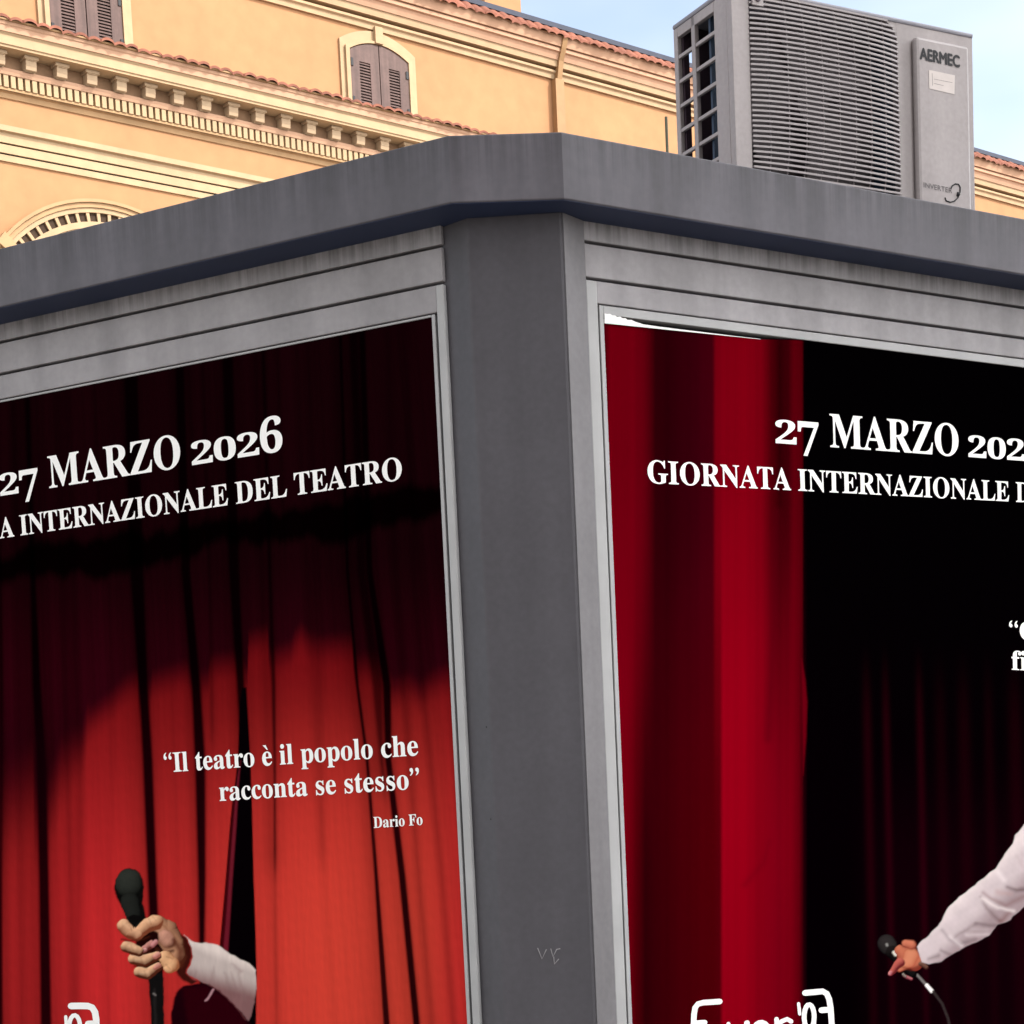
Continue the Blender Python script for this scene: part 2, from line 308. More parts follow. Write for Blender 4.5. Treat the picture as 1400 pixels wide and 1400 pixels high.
# round-headed window of the lower storey
pts = np.array([pb(x, y) for x, y in ((8.6, 319), (21, 306), (43, 290), (71, 280), (107, 275), (139, 276), (171, 283), (191, 291))])
A = np.c_[2 * pts, np.ones(len(pts))]; sol = np.linalg.lstsq(A, (pts ** 2).sum(1), rcond=None)[0]
ac_s, ac_z = sol[0], sol[1]; ar = math.sqrt(sol[2] + ac_s ** 2 + ac_z ** 2)
ri = 2.63
def half_ring(mb, r0, r1, y0, y1, n=40, a0=-.15, a1=math.pi + .15):
    o = [(ac_s + r1 * math.cos(a), ac_z + r1 * math.sin(a)) for a in np.linspace(a0, a1, n)]
    i = [(ac_s + r0 * math.cos(a), ac_z + r0 * math.sin(a)) for a in np.linspace(a0, a1, n)]
    return ring(mb, o, i, y0, y1)
wd = MB(); half_ring(wd, ar - .06, ar, -.13, .002); half_ring(wd, ar - .15, ar - .063, -.09, .002)
aw = wd.build('arched_window', M['tan'], pal)
wd = MB(); half_ring(wd, ri + .085, ar - .153, -.06, .002); half_ring(wd, ri - .20, ri - .085, -.05, .002); half_ring(wd, ri - .30, ri - .203, -.03, .002)
dA = .225 / ri
for i in range(int(math.pi / dA) + 1):
    a = i * dA + .02; p = [(ac_s + rr * math.cos(a + da), ac_z + rr * math.sin(a + da)) for rr, da in ((ri - .088, -.032 / ri), (ri + .088, -.032 / ri), (ri + .088, .032 / ri), (ri - .088, .032 / ri))]
    wd.hexa([(x, -.045, z) for x, z in p], [(x, .001, z) for x, z in p])
for i in range(150):
    a = i * math.pi / 150; x, z = ac_s + (ri - .25) * math.cos(a), ac_z + (ri - .25) * math.sin(a); wd.box(x - .015, x + .015, -.045, -.0301, z - .02, z + .02)
wd.build('fanlight_frame', M['cream'], aw)
wd = MB(); half_ring(wd, .02, ri + .10, -.006, .003); wd.build('pane', M['pane'], aw)
for sgn in (-1, 1):
    a = R(90 + sgn * 50); cc_ = (ac_s + (ar - .12) * math.cos(a), ac_z + (ar - .12) * math.sin(a)); t_ = np.array([-math.sin(a), math.cos(a)]); n2_ = np.array([math.cos(a), math.sin(a)])
    p = [np.array(cc_) + t_ * u + n2_ * v for u, v in ((-.10, -.2), (.10, -.2), (.13, .16), (-.13, .16))]
    MB().hexa([(x, -.17, z) for x, z in p], [(x, -.001, z) for x, z in p]).build('voussoir', M['tan'], aw)

# ------------------------------------------------------------------ kiosk
ZT, ZB = 2.75, 2.6365
P1 = at_z(767.5, 180, ZT); P2 = at_z(612.5, 185, ZT); P1[2] = P2[2] = 0
ER, EL = az(AZ_R), az(AZ_L); NR = right_of(ER); NL = -right_of(EL)
KO = (P1 + P2) / 2
kio = thing('kiosk', 'grey painted metal kiosk corner with overhanging roof band and dark corner post', 'kiosk', KO)
def RW(u, d, z=0.): p = P1 + ER * u - NR * d - KO; return np.array([p[0], p[1], z])
def LW(u, d, z=0.): p = P2 + EL * u - NL * d - KO; return np.array([p[0], p[1], z])
LEN = 2.9
OUT = [LW(LEN, 0), LW(0, 0), RW(0, 0), RW(LEN, 0), RW(LEN, 0) + np.array([0, 2.4, 0]), LW(LEN, 0) + np.array([0, 2.4, 0])]
def inset(poly, d):
    c = []; n = len(poly)
    for i in range(n):
        a, b_, e = poly[i - 1][:2], poly[i][:2], poly[(i + 1) % n][:2]
        d1 = (b_ - a) / np.linalg.norm(b_ - a); d2 = (e - b_) / np.linalg.norm(e - b_)
        n1 = np.array([-d1[1], d1[0]]); n2 = np.array([-d2[1], d2[0]]); k = (n1 + n2) / (1 + n1 @ n2)
        c.append(np.array([*(b_ + k * d), 0]))
    return c
def band(mb, po_, pi_, z0, z1):
    n = len(po_)
    for i in range(n):
        j = (i + 1) % n; mb.hexa([(*po_[i][:2], z0), (*po_[j][:2], z0), (*pi_[j][:2], z0), (*pi_[i][:2], z0)], [(*po_[i][:2], z1), (*po_[j][:2], z1), (*pi_[j][:2], z1), (*pi_[i][:2], z1)])
    return mb
def clean(mb, name, m, parent, bevel):
    o = mb.build(name, m, parent); bm = bmesh.new(); bm.from_mesh(o.data); bmesh.ops.remove_doubles(bm, verts=bm.verts, dist=1e-5)
    seen = {}
    for f in list(bm.faces):
        k = tuple(sorted(v.index for v in f.verts)); seen.setdefault(k, []).append(f)
    bmesh.ops.delete(bm, geom=[f for v in seen.values() if len(v) > 1 for f in v], context='FACES_ONLY')
    bmesh.ops.recalc_face_normals(bm, faces=bm.faces); bm.to_mesh(o.data); bm.free()
    if bevel: b_ = o.modifiers.new('bevel', 'BEVEL'); b_.width = bevel; b_.segments = 3; b_.limit_method = 'ANGLE'
    return o
clean(band(MB(), OUT, inset(OUT, .03), ZB + .0012, ZT), 'roof_fascia', M['fascia'], kio, .003)
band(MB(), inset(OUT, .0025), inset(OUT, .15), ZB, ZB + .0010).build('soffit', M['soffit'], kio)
MB().prism(inset(OUT, .0305), ZB + .05, ZB + .08).build('roof_deck', M['deck'], kio)
# corner post
ps = [at_z(x, y, ZB) - KO for x, y in ((602.5, 311), (638, 298.5), (767, 290), (797, 302))]
back = [RW(.20, .32), LW(.20, .32)]
MB().prism([*ps, *back], 0, ZB + .003).build('corner_post', M['post'], kio, bevel=.004)
_a, _b2 = ps[2] * np.array([1, 1, 0]), ps[3] * np.array([1, 1, 0]); _e = (_b2 - _a) / np.linalg.norm(_b2 - _a); _n = right_of(_e); _n = _n if _n[1] < 0 else -_n
fl_ = [_a + _e * .003, _b2 - _e * .001]; MB().prism([fl_[0] + _n * .0002, fl_[1] + _n * .0002, fl_[1] + _n * .002, fl_[0] + _n * .002], 0, ZB - .0005).build('post_flange', M['flange'], kio)
PN = np.cross(np.array([*(ps[2] - ps[1])[:2], 0]), [0, 0, 1.]); PN /= np.linalg.norm(PN); PN = PN if PN[1] < 0 else -PN
def pp(x, y, o=0.): return at_plane(x, y, ps[1] * np.array([1, 1, 0]) + KO, PN) + PN * o - KO
for line in ([(735, 1296), (741, 1311), (747, 1298)], [(753, 1297), (756, 1308), (761, 1298), (766, 1297)], [(757, 1308), (758, 1318), (764, 1311)]):
    MB().tube([pp(x, y, .0004) for x, y in line], .0011, 6).build('scratch', M['siding'], kio)
for x, y in ((665, 994), (671, 1120)): MB().tube([pp(x, y - 1, .0003), pp(x, y + 1, .0003)], .0011, 6).build('rust_speck', M['dark'], kio)
# wall planes
DR, DL = .081, .090
PR0 = P1 - NR * DR; PL0 = P2 - NL * DL
def uzR(x, y, o=0.): p = at_plane(x, y, PR0 + NR * o, NR); return float(np.dot(p - P1, ER)), float(p[2])
def uzL(x, y, o=0.): p = at_plane(x, y, PL0 + NL * o, NL); return float(np.dot(p - P2, EL)), float(p[2])
def mean(f, pts): return float(np.mean([f(x, y)[1] for x, y in pts]))
cfg = dict(
    R=dict(f=RW, uz=uzR, D=DR, g1=mean(uzR, [(800, 330), (1400, 421)]), g2=mean(uzR, [(802, 378.5), (1300, 450)]), tt=mean(uzR, [(822, 421), (1400, 488)]), tb=mean(uzR, [(828, 430), (1400, 502)]),
           s0=uzR(797, 302)[0], s1=uzR(841, 1000)[0], t0=uzR(843.5, 1000)[0], t1=uzR(849, 1000)[0]),
    L=dict(f=LW, uz=uzL, D=DL, g1=mean(uzL, [(0, 466.5), (602, 337.5)]), g2=mean(uzL, [(0, 511.5), (605, 386)]), tt=mean(uzL, [(0, 547), (586, 431)]), tb=mean(uzL, [(0, 550), (584, 434)]),
           s0=uzL(602.5, 311)[0], s1=uzL(626, 1000)[0], t0=uzL(622.5, 1000)[0], t1=uzL(618, 1000)[0]))
ZP0 = .92                                     # bottom of the poster bays
def slab(mb, f, u0, u1, d0, d1, z0, z1):
    return mb.hexa([f(u0, d0, z0), f(u1, d0, z0), f(u1, d1, z0), f(u0, d1, z0)], [f(u0, d0, z1), f(u1, d0, z1), f(u1, d1, z1), f(u0, d1, z1)])
for side in 'RL':
    q = cfg[side]; f, D = q['f'], q['D']; u1 = LEN - .12; UE = 1.95; q['UE'] = UE; gap = .0028
    sd = MB()
    slab(sd, f, q['s0'] + .0005, u1, D, D + .02, q['g1'] + gap, ZB + .003)
    slab(sd, f, q['s0'] + .0005, u1, D, D + .02, q['g2'] + gap, q['g1'] - gap)
    slab(sd, f, q['s1'] - .001, UE + .06, D, D + .02, q['tt'] + .0025, q['g2'] - gap)
    sd.build('siding', M['siding'], kio, bevel=.0015)
    for a_, b_ in ((q['s0'] + .0005, q['s1']), (UE + .06, UE + .15)): slab(MB(), f, a_, b_, D - .0005, D + .02, ZP0 - .05, q['g2'] - gap).build('frame_strip', M['strip'], kio, bevel=.002)
    slab(MB(), f, q['t0'], q['t1'], D + .001, D + .02, ZP0 - .05, q['tt']).build('frame_trim', M['strip'], kio, bevel=.001)
    tr = MB(); slab(tr, f, q['t1'] + .0002, UE + .03, D + .001, D + .02, q['tb'], q['tt'])
    slab(tr, f, UE + .03, UE + .05, D + .001, D + .02, ZP0 - .05, q['tt']); tr.build('frame_trim', M['strip'], kio, bevel=.001)
    bk = MB(); slab(bk, f, q['s0'] + .0005, u1, D + .0205, D + .06, .1, ZB + .002); bk.build('backing_panel', M['dark'], kio)
    slab(MB(), f, q['s0'] + .0005, u1, D - .001, D + .02, .02, ZP0 - .052).build('lower_panel', M['siding'], kio, bevel=.002)
    lo = MB(); slab(lo, f, UE + .152, u1, D, D + .02, ZP0 - .05, q['g2'] - gap); lo.build('lower_panel', M['siding'], kio, bevel=.002)
MB().prism(inset(OUT, .166), 0, ZB + .049).build('core_wall', M['siding'], kio)

# ------------------------------------------------------------------ printed posters
def srgb(*c): return lin(c)
def smooth(a, b_, x): t = np.clip((x - a) / (b_ - a), 0, 1); return t * t * (3 - 2 * t)
def noise1(x, seed, n=4):
    r = np.random.default_rng(seed); y = np.zeros_like(x, float)
    for k in range(n): y += np.sin(x * (.5 + 1.7 * k) * r.uniform(.8, 1.3) + r.uniform(0, 6.3)) / (1 + k)
    return y / 2
def noise2(x, y, seed):
    r = np.random.default_rng(seed); v = np.zeros_like(x, float)
    for k in range(9): a, b_ = r.normal(0, 1, 2); v += np.sin(x * a + y * b_ + r.uniform(0, 6.3))
    return v / 5
class Paint:
    """the printed picture, evaluated at every point of the sheet"""
    def __init__(s, X, Y): s.X, s.Y = X, Y; s.C = np.zeros(X.shape + (3,))
    def over(s, mask, col):
        col = np.asarray(col); s.C = s.C * (1 - mask[..., None]) + mask[..., None] * col
    def mul(s, mask, k): s.C = s.C * (1 - mask[..., None] * (1 - np.asarray(k)))
    def sdf(s, poly):
        P = np.array(poly, float); x0, y0 = P.min(0) - 8; x1, y1 = P.max(0) + 8
        sel = (s.X > x0) & (s.X < x1) & (s.Y > y0) & (s.Y < y1); x, y = s.X[sel], s.Y[sel]
        d = np.full(x.shape, 1e9); ins = np.zeros(x.shape, bool)
        for i in range(len(P)):
            a, b_ = P[i - 1], P[i]; e = b_ - a; t = np.clip(((x - a[0]) * e[0] + (y - a[1]) * e[1]) / (e @ e + 1e-9), 0, 1)
            d = np.minimum(d, np.hypot(x - a[0] - t * e[0], y - a[1] - t * e[1]))
            cr = ((a[1] > y) != (b_[1] > y)) & (x < (b_[0] - a[0]) * (y - a[1]) / (b_[1] - a[1] + 1e-12) + a[0]); ins ^= cr
        out = np.full(s.X.shape, 1e3); out[sel] = np.where(ins, -d, d); return out
    def poly(s, pts, col, soft=1.1, al=1.): s.over(al * smooth(soft, -soft, s.sdf(pts)), col)
    def stroke_mask(s, pts, w0, w1, soft=1.2):
        m = np.zeros(s.X.shape); n = len(pts) - 1
        for i in range(n):
            a, b_ = np.array(pts[i], float), np.array(pts[i + 1], float); e = b_ - a
            pad = max(w0, w1) + 6; lo = np.minimum(a, b_) - pad; hi = np.maximum(a, b_) + pad
            sel = (s.X > lo[0]) & (s.X < hi[0]) & (s.Y > lo[1]) & (s.Y < hi[1])
            x, y = s.X[sel], s.Y[sel]; t = np.clip(((x - a[0]) * e[0] + (y - a[1]) * e[1]) / (e @ e + 1e-9), 0, 1)
            wd = w0 + (w1 - w0) * (i + t) / n; d = np.hypot(x - a[0] - t * e[0], y - a[1] - t * e[1]) - wd
            m[sel] = np.maximum(m[sel], smooth(soft, -soft, d))
        return m
    def stroke(s, pts, w0, w1, col, soft=1.2, al=1.): s.over(al * s.stroke_mask(pts, w0, w1, soft), col)
    def limb(s, pts, radii, lit, shade, light=(-.38, -.78, .5), soft=.8, edge=.75):
        """a rounded, lit limb: a chain of discs with changing radius"""
        P = np.array(pts, float); best = np.full(s.X.shape, 1e3); nx = np.zeros(s.X.shape); ny = np.zeros(s.X.shape)
        for i in range(len(P) - 1):
            a, b_ = P[i], P[i + 1]; e = b_ - a; ra, rb = radii[i], radii[i + 1]; pad = max(ra, rb) + 6
            lo = np.minimum(a, b_) - pad; hi = np.maximum(a, b_) + pad
            sel = (s.X > lo[0]) & (s.X < hi[0]) & (s.Y > lo[1]) & (s.Y < hi[1]); x, y = s.X[sel], s.Y[sel]
            t = np.clip(((x - a[0]) * e[0] + (y - a[1]) * e[1]) / (e @ e + 1e-9), 0, 1); rr = ra + (rb - ra) * t
            dx, dy = x - a[0] - t * e[0], y - a[1] - t * e[1]; q = np.hypot(dx, dy) / rr
            bb = best[sel]; k = q < bb; b2 = nx[sel]; b3 = ny[sel]; bb[k] = q[k]; b2[k] = (dx / rr)[k]; b3[k] = (dy / rr)[k]
            best[sel] = bb; nx[sel] = b2; ny[sel] = b3
        nz = np.sqrt(np.clip(1 - best ** 2, 0, 1)); L = np.array(light) / np.linalg.norm(light)
        sh = np.clip(nx * L[0] + ny * L[1] + nz * L[2], 0, 1) ** .9
        col = np.asarray(shade) + (np.asarray(lit) - np.asarray(shade)) * sh[..., None]
        r0 = max(radii); s.over(smooth(1 + soft / r0, 1 - soft / r0, best), col)

def paint_left(X, Y):
    p = Paint(X, Y); W = 40.
    # picture coordinate that runs with the hanging folds (they fan out to the right as they fall)
    fan = np.interp(X, [-900, 0, 200, 350, 500, 560], [0, .02, .055, .03, .085, .10]); XS = X - fan * (Y - 1040)
    # where the spotlight starts on the cloth
    yb = np.interp(X, [-900, -60, 45, 48, 64, 84, 112, 120, 150, 172, 188, 190, 206, 208, 255, 262, 284, 288, 328, 338, 340, 366, 368, 380, 398, 404, 412, 424, 440, 482, 484, 512, 530, 540, 556, 574, 592, 610],
                   [1240, 1170, 1085, 1130, 1130, 1060, 1030, 992, 968, 944, 936, 960, 950, 938, 922, 940, 935, 914, 908, 930, 882, 874, 905, 902, 895, 880, 872, 885, 889, 886, 915, 912, 940, 948, 940, 952, 938, 930])
    soft = np.interp(X, [-900, 0, 60, 118, 125, 330, 600], [130, 100, 85, 45, 31, 27, 32])
    lit = smooth(-soft, soft, Y - yb)
    dk = np.array(srgb(44, 2, 12)); top = np.array(srgb(23, 2, 6))
    base = top + (dk - top) * smooth(740, 960, Y)[..., None]
    g = smooth(890, 1310, Y); rt = smooth(230, 470, X) * smooth(640, 560, X) * .9 + smooth(120, 230, X) * .25
    lo, hi = np.array(srgb(112, 14, 19)), np.array(srgb(190, 40, 42)); org = np.array(srgb(202, 60, 48))
    red = lo + (hi - lo) * g[..., None]; red = red + (org - red) * (rt * g)[..., None]
    tint = .5 * noise1(XS / 9, 3) + .35 * noise1(XS / 3.2, 5)
    red = red * (1 + .15 * tint)[..., None]; left = smooth(140, 20, X); red = red * (1 - .30 * left)[..., None]
    p.C = base * (1 + .35 * tint)[..., None] * (1 - lit[..., None]) + red * lit[..., None]
    # folds: x at Y = 780, 937, 1040, 1200, 1400; half widths; depth
    def fold(xs, ws, depth, soft=3.0, y0=-1e4, y1=1e5, col=(22, 0, 6)):
        yy = [780, 937, 1040, 1200, 1400]; xc = np.interp(Y, yy, xs); wd = np.interp(Y, yy, ws)
        xc = np.where(Y > 1400, xs[-1] + (Y - 1400) * (xs[-1] - xs[-2]) / 200, xc); xc = np.where(Y < 780, xs[0] - (780 - Y) * .03, xc)
        m = smooth(soft, -soft, np.abs(X - xc) - wd) * smooth(y0 - 40, y0 + 40, Y) * smooth(y1 + 30, y1 - 30, Y)
        dcol = np.array(srgb(*col)) * (.25 + .75 * smooth(880, 1100, Y))[..., None]
        p.over(m * depth, dcol)
        sh = np.exp(-((X - xc + 4) / (wd + 13)) ** 2) * smooth(y0 - 40, y0 + 40, Y) * smooth(y1 + 30, y1 - 30, Y); p.mul(sh * depth * .50, .32)
    for k in range(1, 10): fold([40 - 58 * k, 46 - 58 * k, 50 - 57 * k, 52 - 57 * k, 55 - 57 * k], [4 + k % 3, 5, 6, 6, 6], .85)
    fold([44.5, 50, 56.5, 60, 63], [3.5, 6, 7, 7, 7.5], .97)
    fold([0, 2, 2, 1, 0], [1, 2, 2.5, 2.5, 2], .8)
    fold([24, 26, 28, 28, 29], [2, 3, 4, 5, 5], .22, 8)
    fold([102, 106, 110, 108, 104], [4, 5, 4, 3, 3], .30, 8)
    fold([88, 90, 92, 96, 98], [3, 3, 3, 3, 3], .25, 7)
    fold([187, 196, 202, 208, 216], [9, 6.5, 7, 6.5, 6.5], .98)
    fold([254, 268, 273.5, 276, 276], [6, 6.5, 7.5, 5.5, 2.5], .98)
    fold([150, 151, 152, 150, 148], [2, 2, 2, 2, 2], .16, 8)
    fold([286, 289, 291, 290, 286], [2, 3, 2, 1, 1], .4, 3, y1=1020)
    fold([232, 236, 238, 242, 244], [2, 2, 2, 2, 2], .14, 7)
    fold([369, 374, 375.5, 376, 378], [2.5, 3, 2, 1.5, 1.5], .80, 2.5, y1=1190)
    fold([369, 374, 375.5, 376, 378], [2.5, 3, 2, 1.5, 1.5], .28, 4, y0=1150)
    fold([320, 329, 335, 335, 335], [7, 5.5, 6, 4, 3], .96, 3, y1=1050)
    fold([430, 436, 438, 442, 446], [6, 5, 4, 3, 3], .25, 8, y1=1180)
    fold([475, 488.5, 502, 514.5, 528.5], [2, 2.2, 2.2, 2.8, 4.4], .95, 1.8)
    fold([505, 529, 531, 550, 569.5], [4, 5.5, 4.5, 4.8, 4.8], .97, 2.2)
    fold([494, 516, 522, 538, 556], [6, 7, 3, 1, 1], .7, 4, y1=1080)
    fold([540, 552, 560, 572, 590], [4, 5, 4, 4, 4], .40, 8)
    fold([566, 578, 588, 604, 620], [3, 4, 4, 4, 4], .35, 7)
    # the slit in the curtain
    p.poly([(300, 1296), (307, 1220), (311, 1170), (315, 1120), (320, 1080), (325, 1040), (328, 960), (331, 940), (337, 940), (341, 1010), (343, 1050), (345, 1110), (347, 1200), (349.5, 1270), (351, 1330), (350, 1420), (349, 1700), (300, 1700)], srgb(4, 1, 3), 1.2)
    p.poly([(303, 1312), (310, 1235), (315, 1170), (320, 1110), (325, 1060), (329, 1040), (326, 1075), (323, 1130), (318, 1200), (311, 1312)], srgb(105, 24, 38), 1.6)
    p.poly([(300, 1312), (305, 1250), (311, 1180), (318, 1090), (321, 1090), (314, 1180), (309, 1255), (304, 1312)], srgb(60, 4, 10), 1.5)
    # dark valance hanging over the curtain
    yv = 779 - .155 * X + 9 * noise1(X / 26, 21) + 5 * noise1(X / 9, 22)
    th = 21 + 10 * noise1(X / 31 + 2, 23)
    p.mul(.93 * smooth(th + 11, th - 9, np.abs(Y - yv)), .05)
    for x0 in (312, 432, 556, 180, 60, -70, -190): p.mul(.45 * np.exp(-((XS - x0 + 30) / 5) ** 2) * smooth(780, 700, Y), .3)
    # ---- sleeve, shadow under it, hand, microphone
    p.X = X + .9 * noise2(X * .22, Y * .22, 61) + .35 * noise2(X * .55, Y * .5, 62); p.Y = Y + .9 * noise2(X * .21, Y * .23, 63) + .35 * noise2(X * .5, Y * .55, 64)
    p.poly([(232, 1440), (234, 1385), (240, 1358), (250, 1348), (262, 1346), (286, 1344), (312, 1362), (336, 1388), (348, 1410), (348, 1440)], srgb(26, 1, 8), 2)
    p.poly([(250, 1352), (282, 1348), (312, 1366), (336, 1394), (345, 1440), (262, 1440)], srgb(46, 1, 10), 5, .7)
    sl_ = [(251, 1277), (258, 1284), (266, 1288), (276, 1290), (287, 1290), (297, 1292), (305, 1297), (314, 1304), (327, 1311), (336, 1315), (345, 1321), (350, 1327), (350, 1352), (348, 1370), (345, 1384), (340, 1396), (330, 1384), (316, 1370), (303, 1358), (290, 1348), (278, 1344), (268, 1338), (258, 1333), (256, 1330), (261, 1318), (263, 1306), (262, 1296), (257, 1285)]
    m = smooth(1.2, -1.2, p.sdf(sl_))
    v = (X - 258) / 92; w_ = (Y - (1284 + v * 36)) / 52
    c1, c2, c3 = np.array(srgb(220, 205, 198)), np.array(srgb(190, 175, 170)), np.array(srgb(112, 62, 66))
    cc = c1 + (c2 - c1) * smooth(0, .3, w_)[..., None]; cc = cc + (c3 - cc) * (smooth(.55, 1.15, w_ + .22 * v) * .85)[..., None]
    cc = cc * (1 + .045 * noise2(X * .42 + Y * .05, Y * .08, 31) + .025 * noise2(X * .9, Y * .3, 32))[..., None]
    p.over(m, cc)
    for a in ([(292, 1322), (289, 1342)], [(262, 1328), (258, 1336)], [(268, 1328), (265, 1340)], [(316, 1330), (322, 1352)], [(308, 1330), (313, 1350)], [(326, 1330), (334, 1366)], [(318, 1318), (330, 1328)]):
        p.stroke(a, .5, 2.2, srgb(130, 100, 100), 3.6, .42)
    p.stroke([(286, 1346), (300, 1355), (320, 1374), (336, 1394)], .8, .8, srgb(92, 42, 46), .9, .8)
    p.stroke([(292, 1353), (287, 1360), (282, 1368)], 1.4, 1.6, srgb(176, 128, 136), 1.1, .9)
    p.poly([(246, 1276), (254, 1281), (261, 1295), (262, 1306), (259, 1318), (255, 1331), (262, 1338), (270, 1342), (262, 1346), (250, 1341), (241, 1330), (238, 1318)], srgb(58, 17, 13), 2.2)
    # microphone
    mic = [(156.5, 1212), (158.5, 1202), (163, 1194), (170, 1189), (177, 1187.5), (184, 1189), (190.5, 1194), (195, 1202), (197, 1212), (196.5, 1224), (195, 1234), (198, 1247), (200, 1262), (192, 1272), (180, 1272), (174, 1258), (168, 1243), (161, 1231), (157.5, 1222)]
    p.poly(mic, srgb(14, 12, 11), 1.3)
    p.limb([(176.5, 1207), (177, 1210)], [18.5, 18.5], srgb(47, 50, 45), srgb(12, 12, 11), (-.25, -.5, .8))
    tx = noise2(X * 1.25, Y * 1.25, 9); p.mul(smooth(1, -1, p.sdf(mic)) * np.clip(tx, 0, 1) * .5, .72)
    p.stroke([(160, 1226), (170, 1230.5), (182, 1230), (194, 1226)], 1., 1., srgb(8, 7, 7), 1.2, .9)
    p.limb([(178, 1234), (184, 1262)], [13.5, 9], srgb(34, 36, 33), srgb(9, 8, 8), (-.3, -.3, .8))
    p.poly([(201, 1330), (222, 1326), (224, 1345), (224, 1460), (208, 1460), (206, 1370)], srgb(17, 15, 15), 1.2)
    p.stroke([(211, 1352), (213, 1400)], 1.5, 2, srgb(40, 36, 36), 2, .6); p.stroke([(210, 1358), (212, 1360)], 1.3, 1.3, srgb(120, 112, 110), 1.2, .8)
    # hand
    sk, sd_ = srgb(236, 184, 144), srgb(78, 34, 22); dkh = srgb(28, 6, 5)
    p.poly([(186, 1282), (206, 1270), (222, 1276), (228, 1300), (222, 1330), (190, 1332), (184, 1310)], dkh, 2)
    p.limb([(212, 1262), (226, 1275), (238, 1292), (243, 1308)], [12, 18, 15, 12], srgb(206, 150, 116), srgb(70, 30, 20), (-.5, -.5, .6))
    p.limb([(226, 1281), (231, 1286)], [11, 10], srgb(206, 150, 128), srgb(104, 62, 46), (-.5, -.55, .7), 3)
    p.stroke([(238, 1285), (247, 1300), (246, 1318)], 3, 5, srgb(84, 34, 22), 4, .75)
    p.stroke([(214, 1298), (224, 1303), (236, 1300)], 2.5, 2, srgb(62, 26, 16), 2.5, .8)
    p.limb([(226, 1309), (234, 1318), (232, 1322)], [9.5, 11.5, 9], srgb(236, 184, 138), srgb(150, 88, 56), (-.5, -.4, .75))
    p.poly([(199, 1281), (208, 1271), (216, 1274), (217, 1286), (208, 1292), (196, 1300), (190, 1300), (188, 1289)], dkh, 1.8)
    p.limb([(207, 1291), (198, 1297), (190, 1306)], [5, 5, 4.5], srgb(206, 140, 130), srgb(90, 40, 36))
    p.limb([(213, 1288), (209, 1292)], [3.4, 3.2], srgb(222, 152, 150), srgb(150, 86, 84))
    p.limb([(199, 1299), (196, 1301)], [3.2, 3], srgb(222, 164, 158), srgb(140, 80, 76))
    p.limb([(190, 1329), (202, 1331), (216, 1322)], [7.5, 8, 6], sk, sd_); p.limb([(217, 1320), (213, 1323)], [3.4, 3.2], srgb(226, 156, 140), srgb(160, 92, 80))
    p.limb([(183, 1311), (198, 1314), (214, 1307)], [7.8, 8.4, 6.5], sk, sd_); p.limb([(216, 1305), (212, 1308)], [3.8, 3.4], srgb(226, 160, 146), srgb(160, 92, 80))
    p.limb([(173, 1294), (182, 1298), (191, 1301)], [8, 7.6, 6.2], sk, sd_)
    p.limb([(213, 1261), (202, 1264), (190, 1276)], [10.5, 9.2, 8.2], srgb(238, 184, 142), srgb(120, 62, 40))
    p.limb([(169, 1266), (177, 1274), (188, 1279)], [9.2, 9.6, 7.6], srgb(240, 186, 146), srgb(116, 58, 38))
    p.poly([(174, 1254), (182, 1250), (196, 1252), (193, 1258), (186, 1264), (182.5, 1269), (178, 1263)], srgb(13, 11, 11), 1.1)
    p.stroke([(166, 1284), (178, 1286), (196, 1285), (204, 1280)], 1., 1.2, srgb(60, 22, 12), 1.4, .75)
    p.stroke([(178, 1302), (190, 1306), (206, 1301)], .8, 1., srgb(60, 22, 12), 1.3, .8); p.stroke([(184, 1320.5), (198, 1322), (212, 1316)], .8, .9, srgb(60, 22, 12), 1.3, .8)
    # skin: creases, knuckle shading and blotches
    hm = smooth(1, -1, p.sdf([(160, 1266), (172, 1252), (182, 1266), (206, 1252), (222, 1256), (240, 1274), (252, 1284), (250, 1310), (240, 1326), (226, 1330), (214, 1328), (196, 1338), (180, 1330), (172, 1302), (162, 1288)]))
    p.C *= (1 + hm * (.10 * noise2(X * .28, Y * .28, 81) + .05 * noise2(X * .8, Y * .8, 82)))[..., None]
    for pt, w_ in (([(203, 1256), (206, 1263)], .7), ([(209, 1252.5), (213, 1258)], .6), ([(176, 1266), (180, 1272)], .6), ([(180, 1293), (182, 1299)], .6), ([(192, 1309), (194, 1316)], .6), ([(197, 1327), (199, 1333)], .6), ([(222, 1262), (230, 1272)], .9), ([(228, 1308), (236, 1311)], .8), ([(226, 1318), (232, 1325)], .7)):
        p.stroke(pt, w_, w_, srgb(120, 66, 44), 1.5, .45)
    for a_ in ([(203, 1260), (212, 1256)], [(170, 1262), (176, 1268)], [(186, 1311), (196, 1311.5)], [(192, 1329), (202, 1328.5)], [(176, 1293), (184, 1295)]):
        p.stroke(a_, 1.6, 1.6, srgb(250, 208, 170), 3, .35)
    p.C *= (1 + .035 * noise2(X * .9, Y * .35, 77))[..., None]
    return p.C

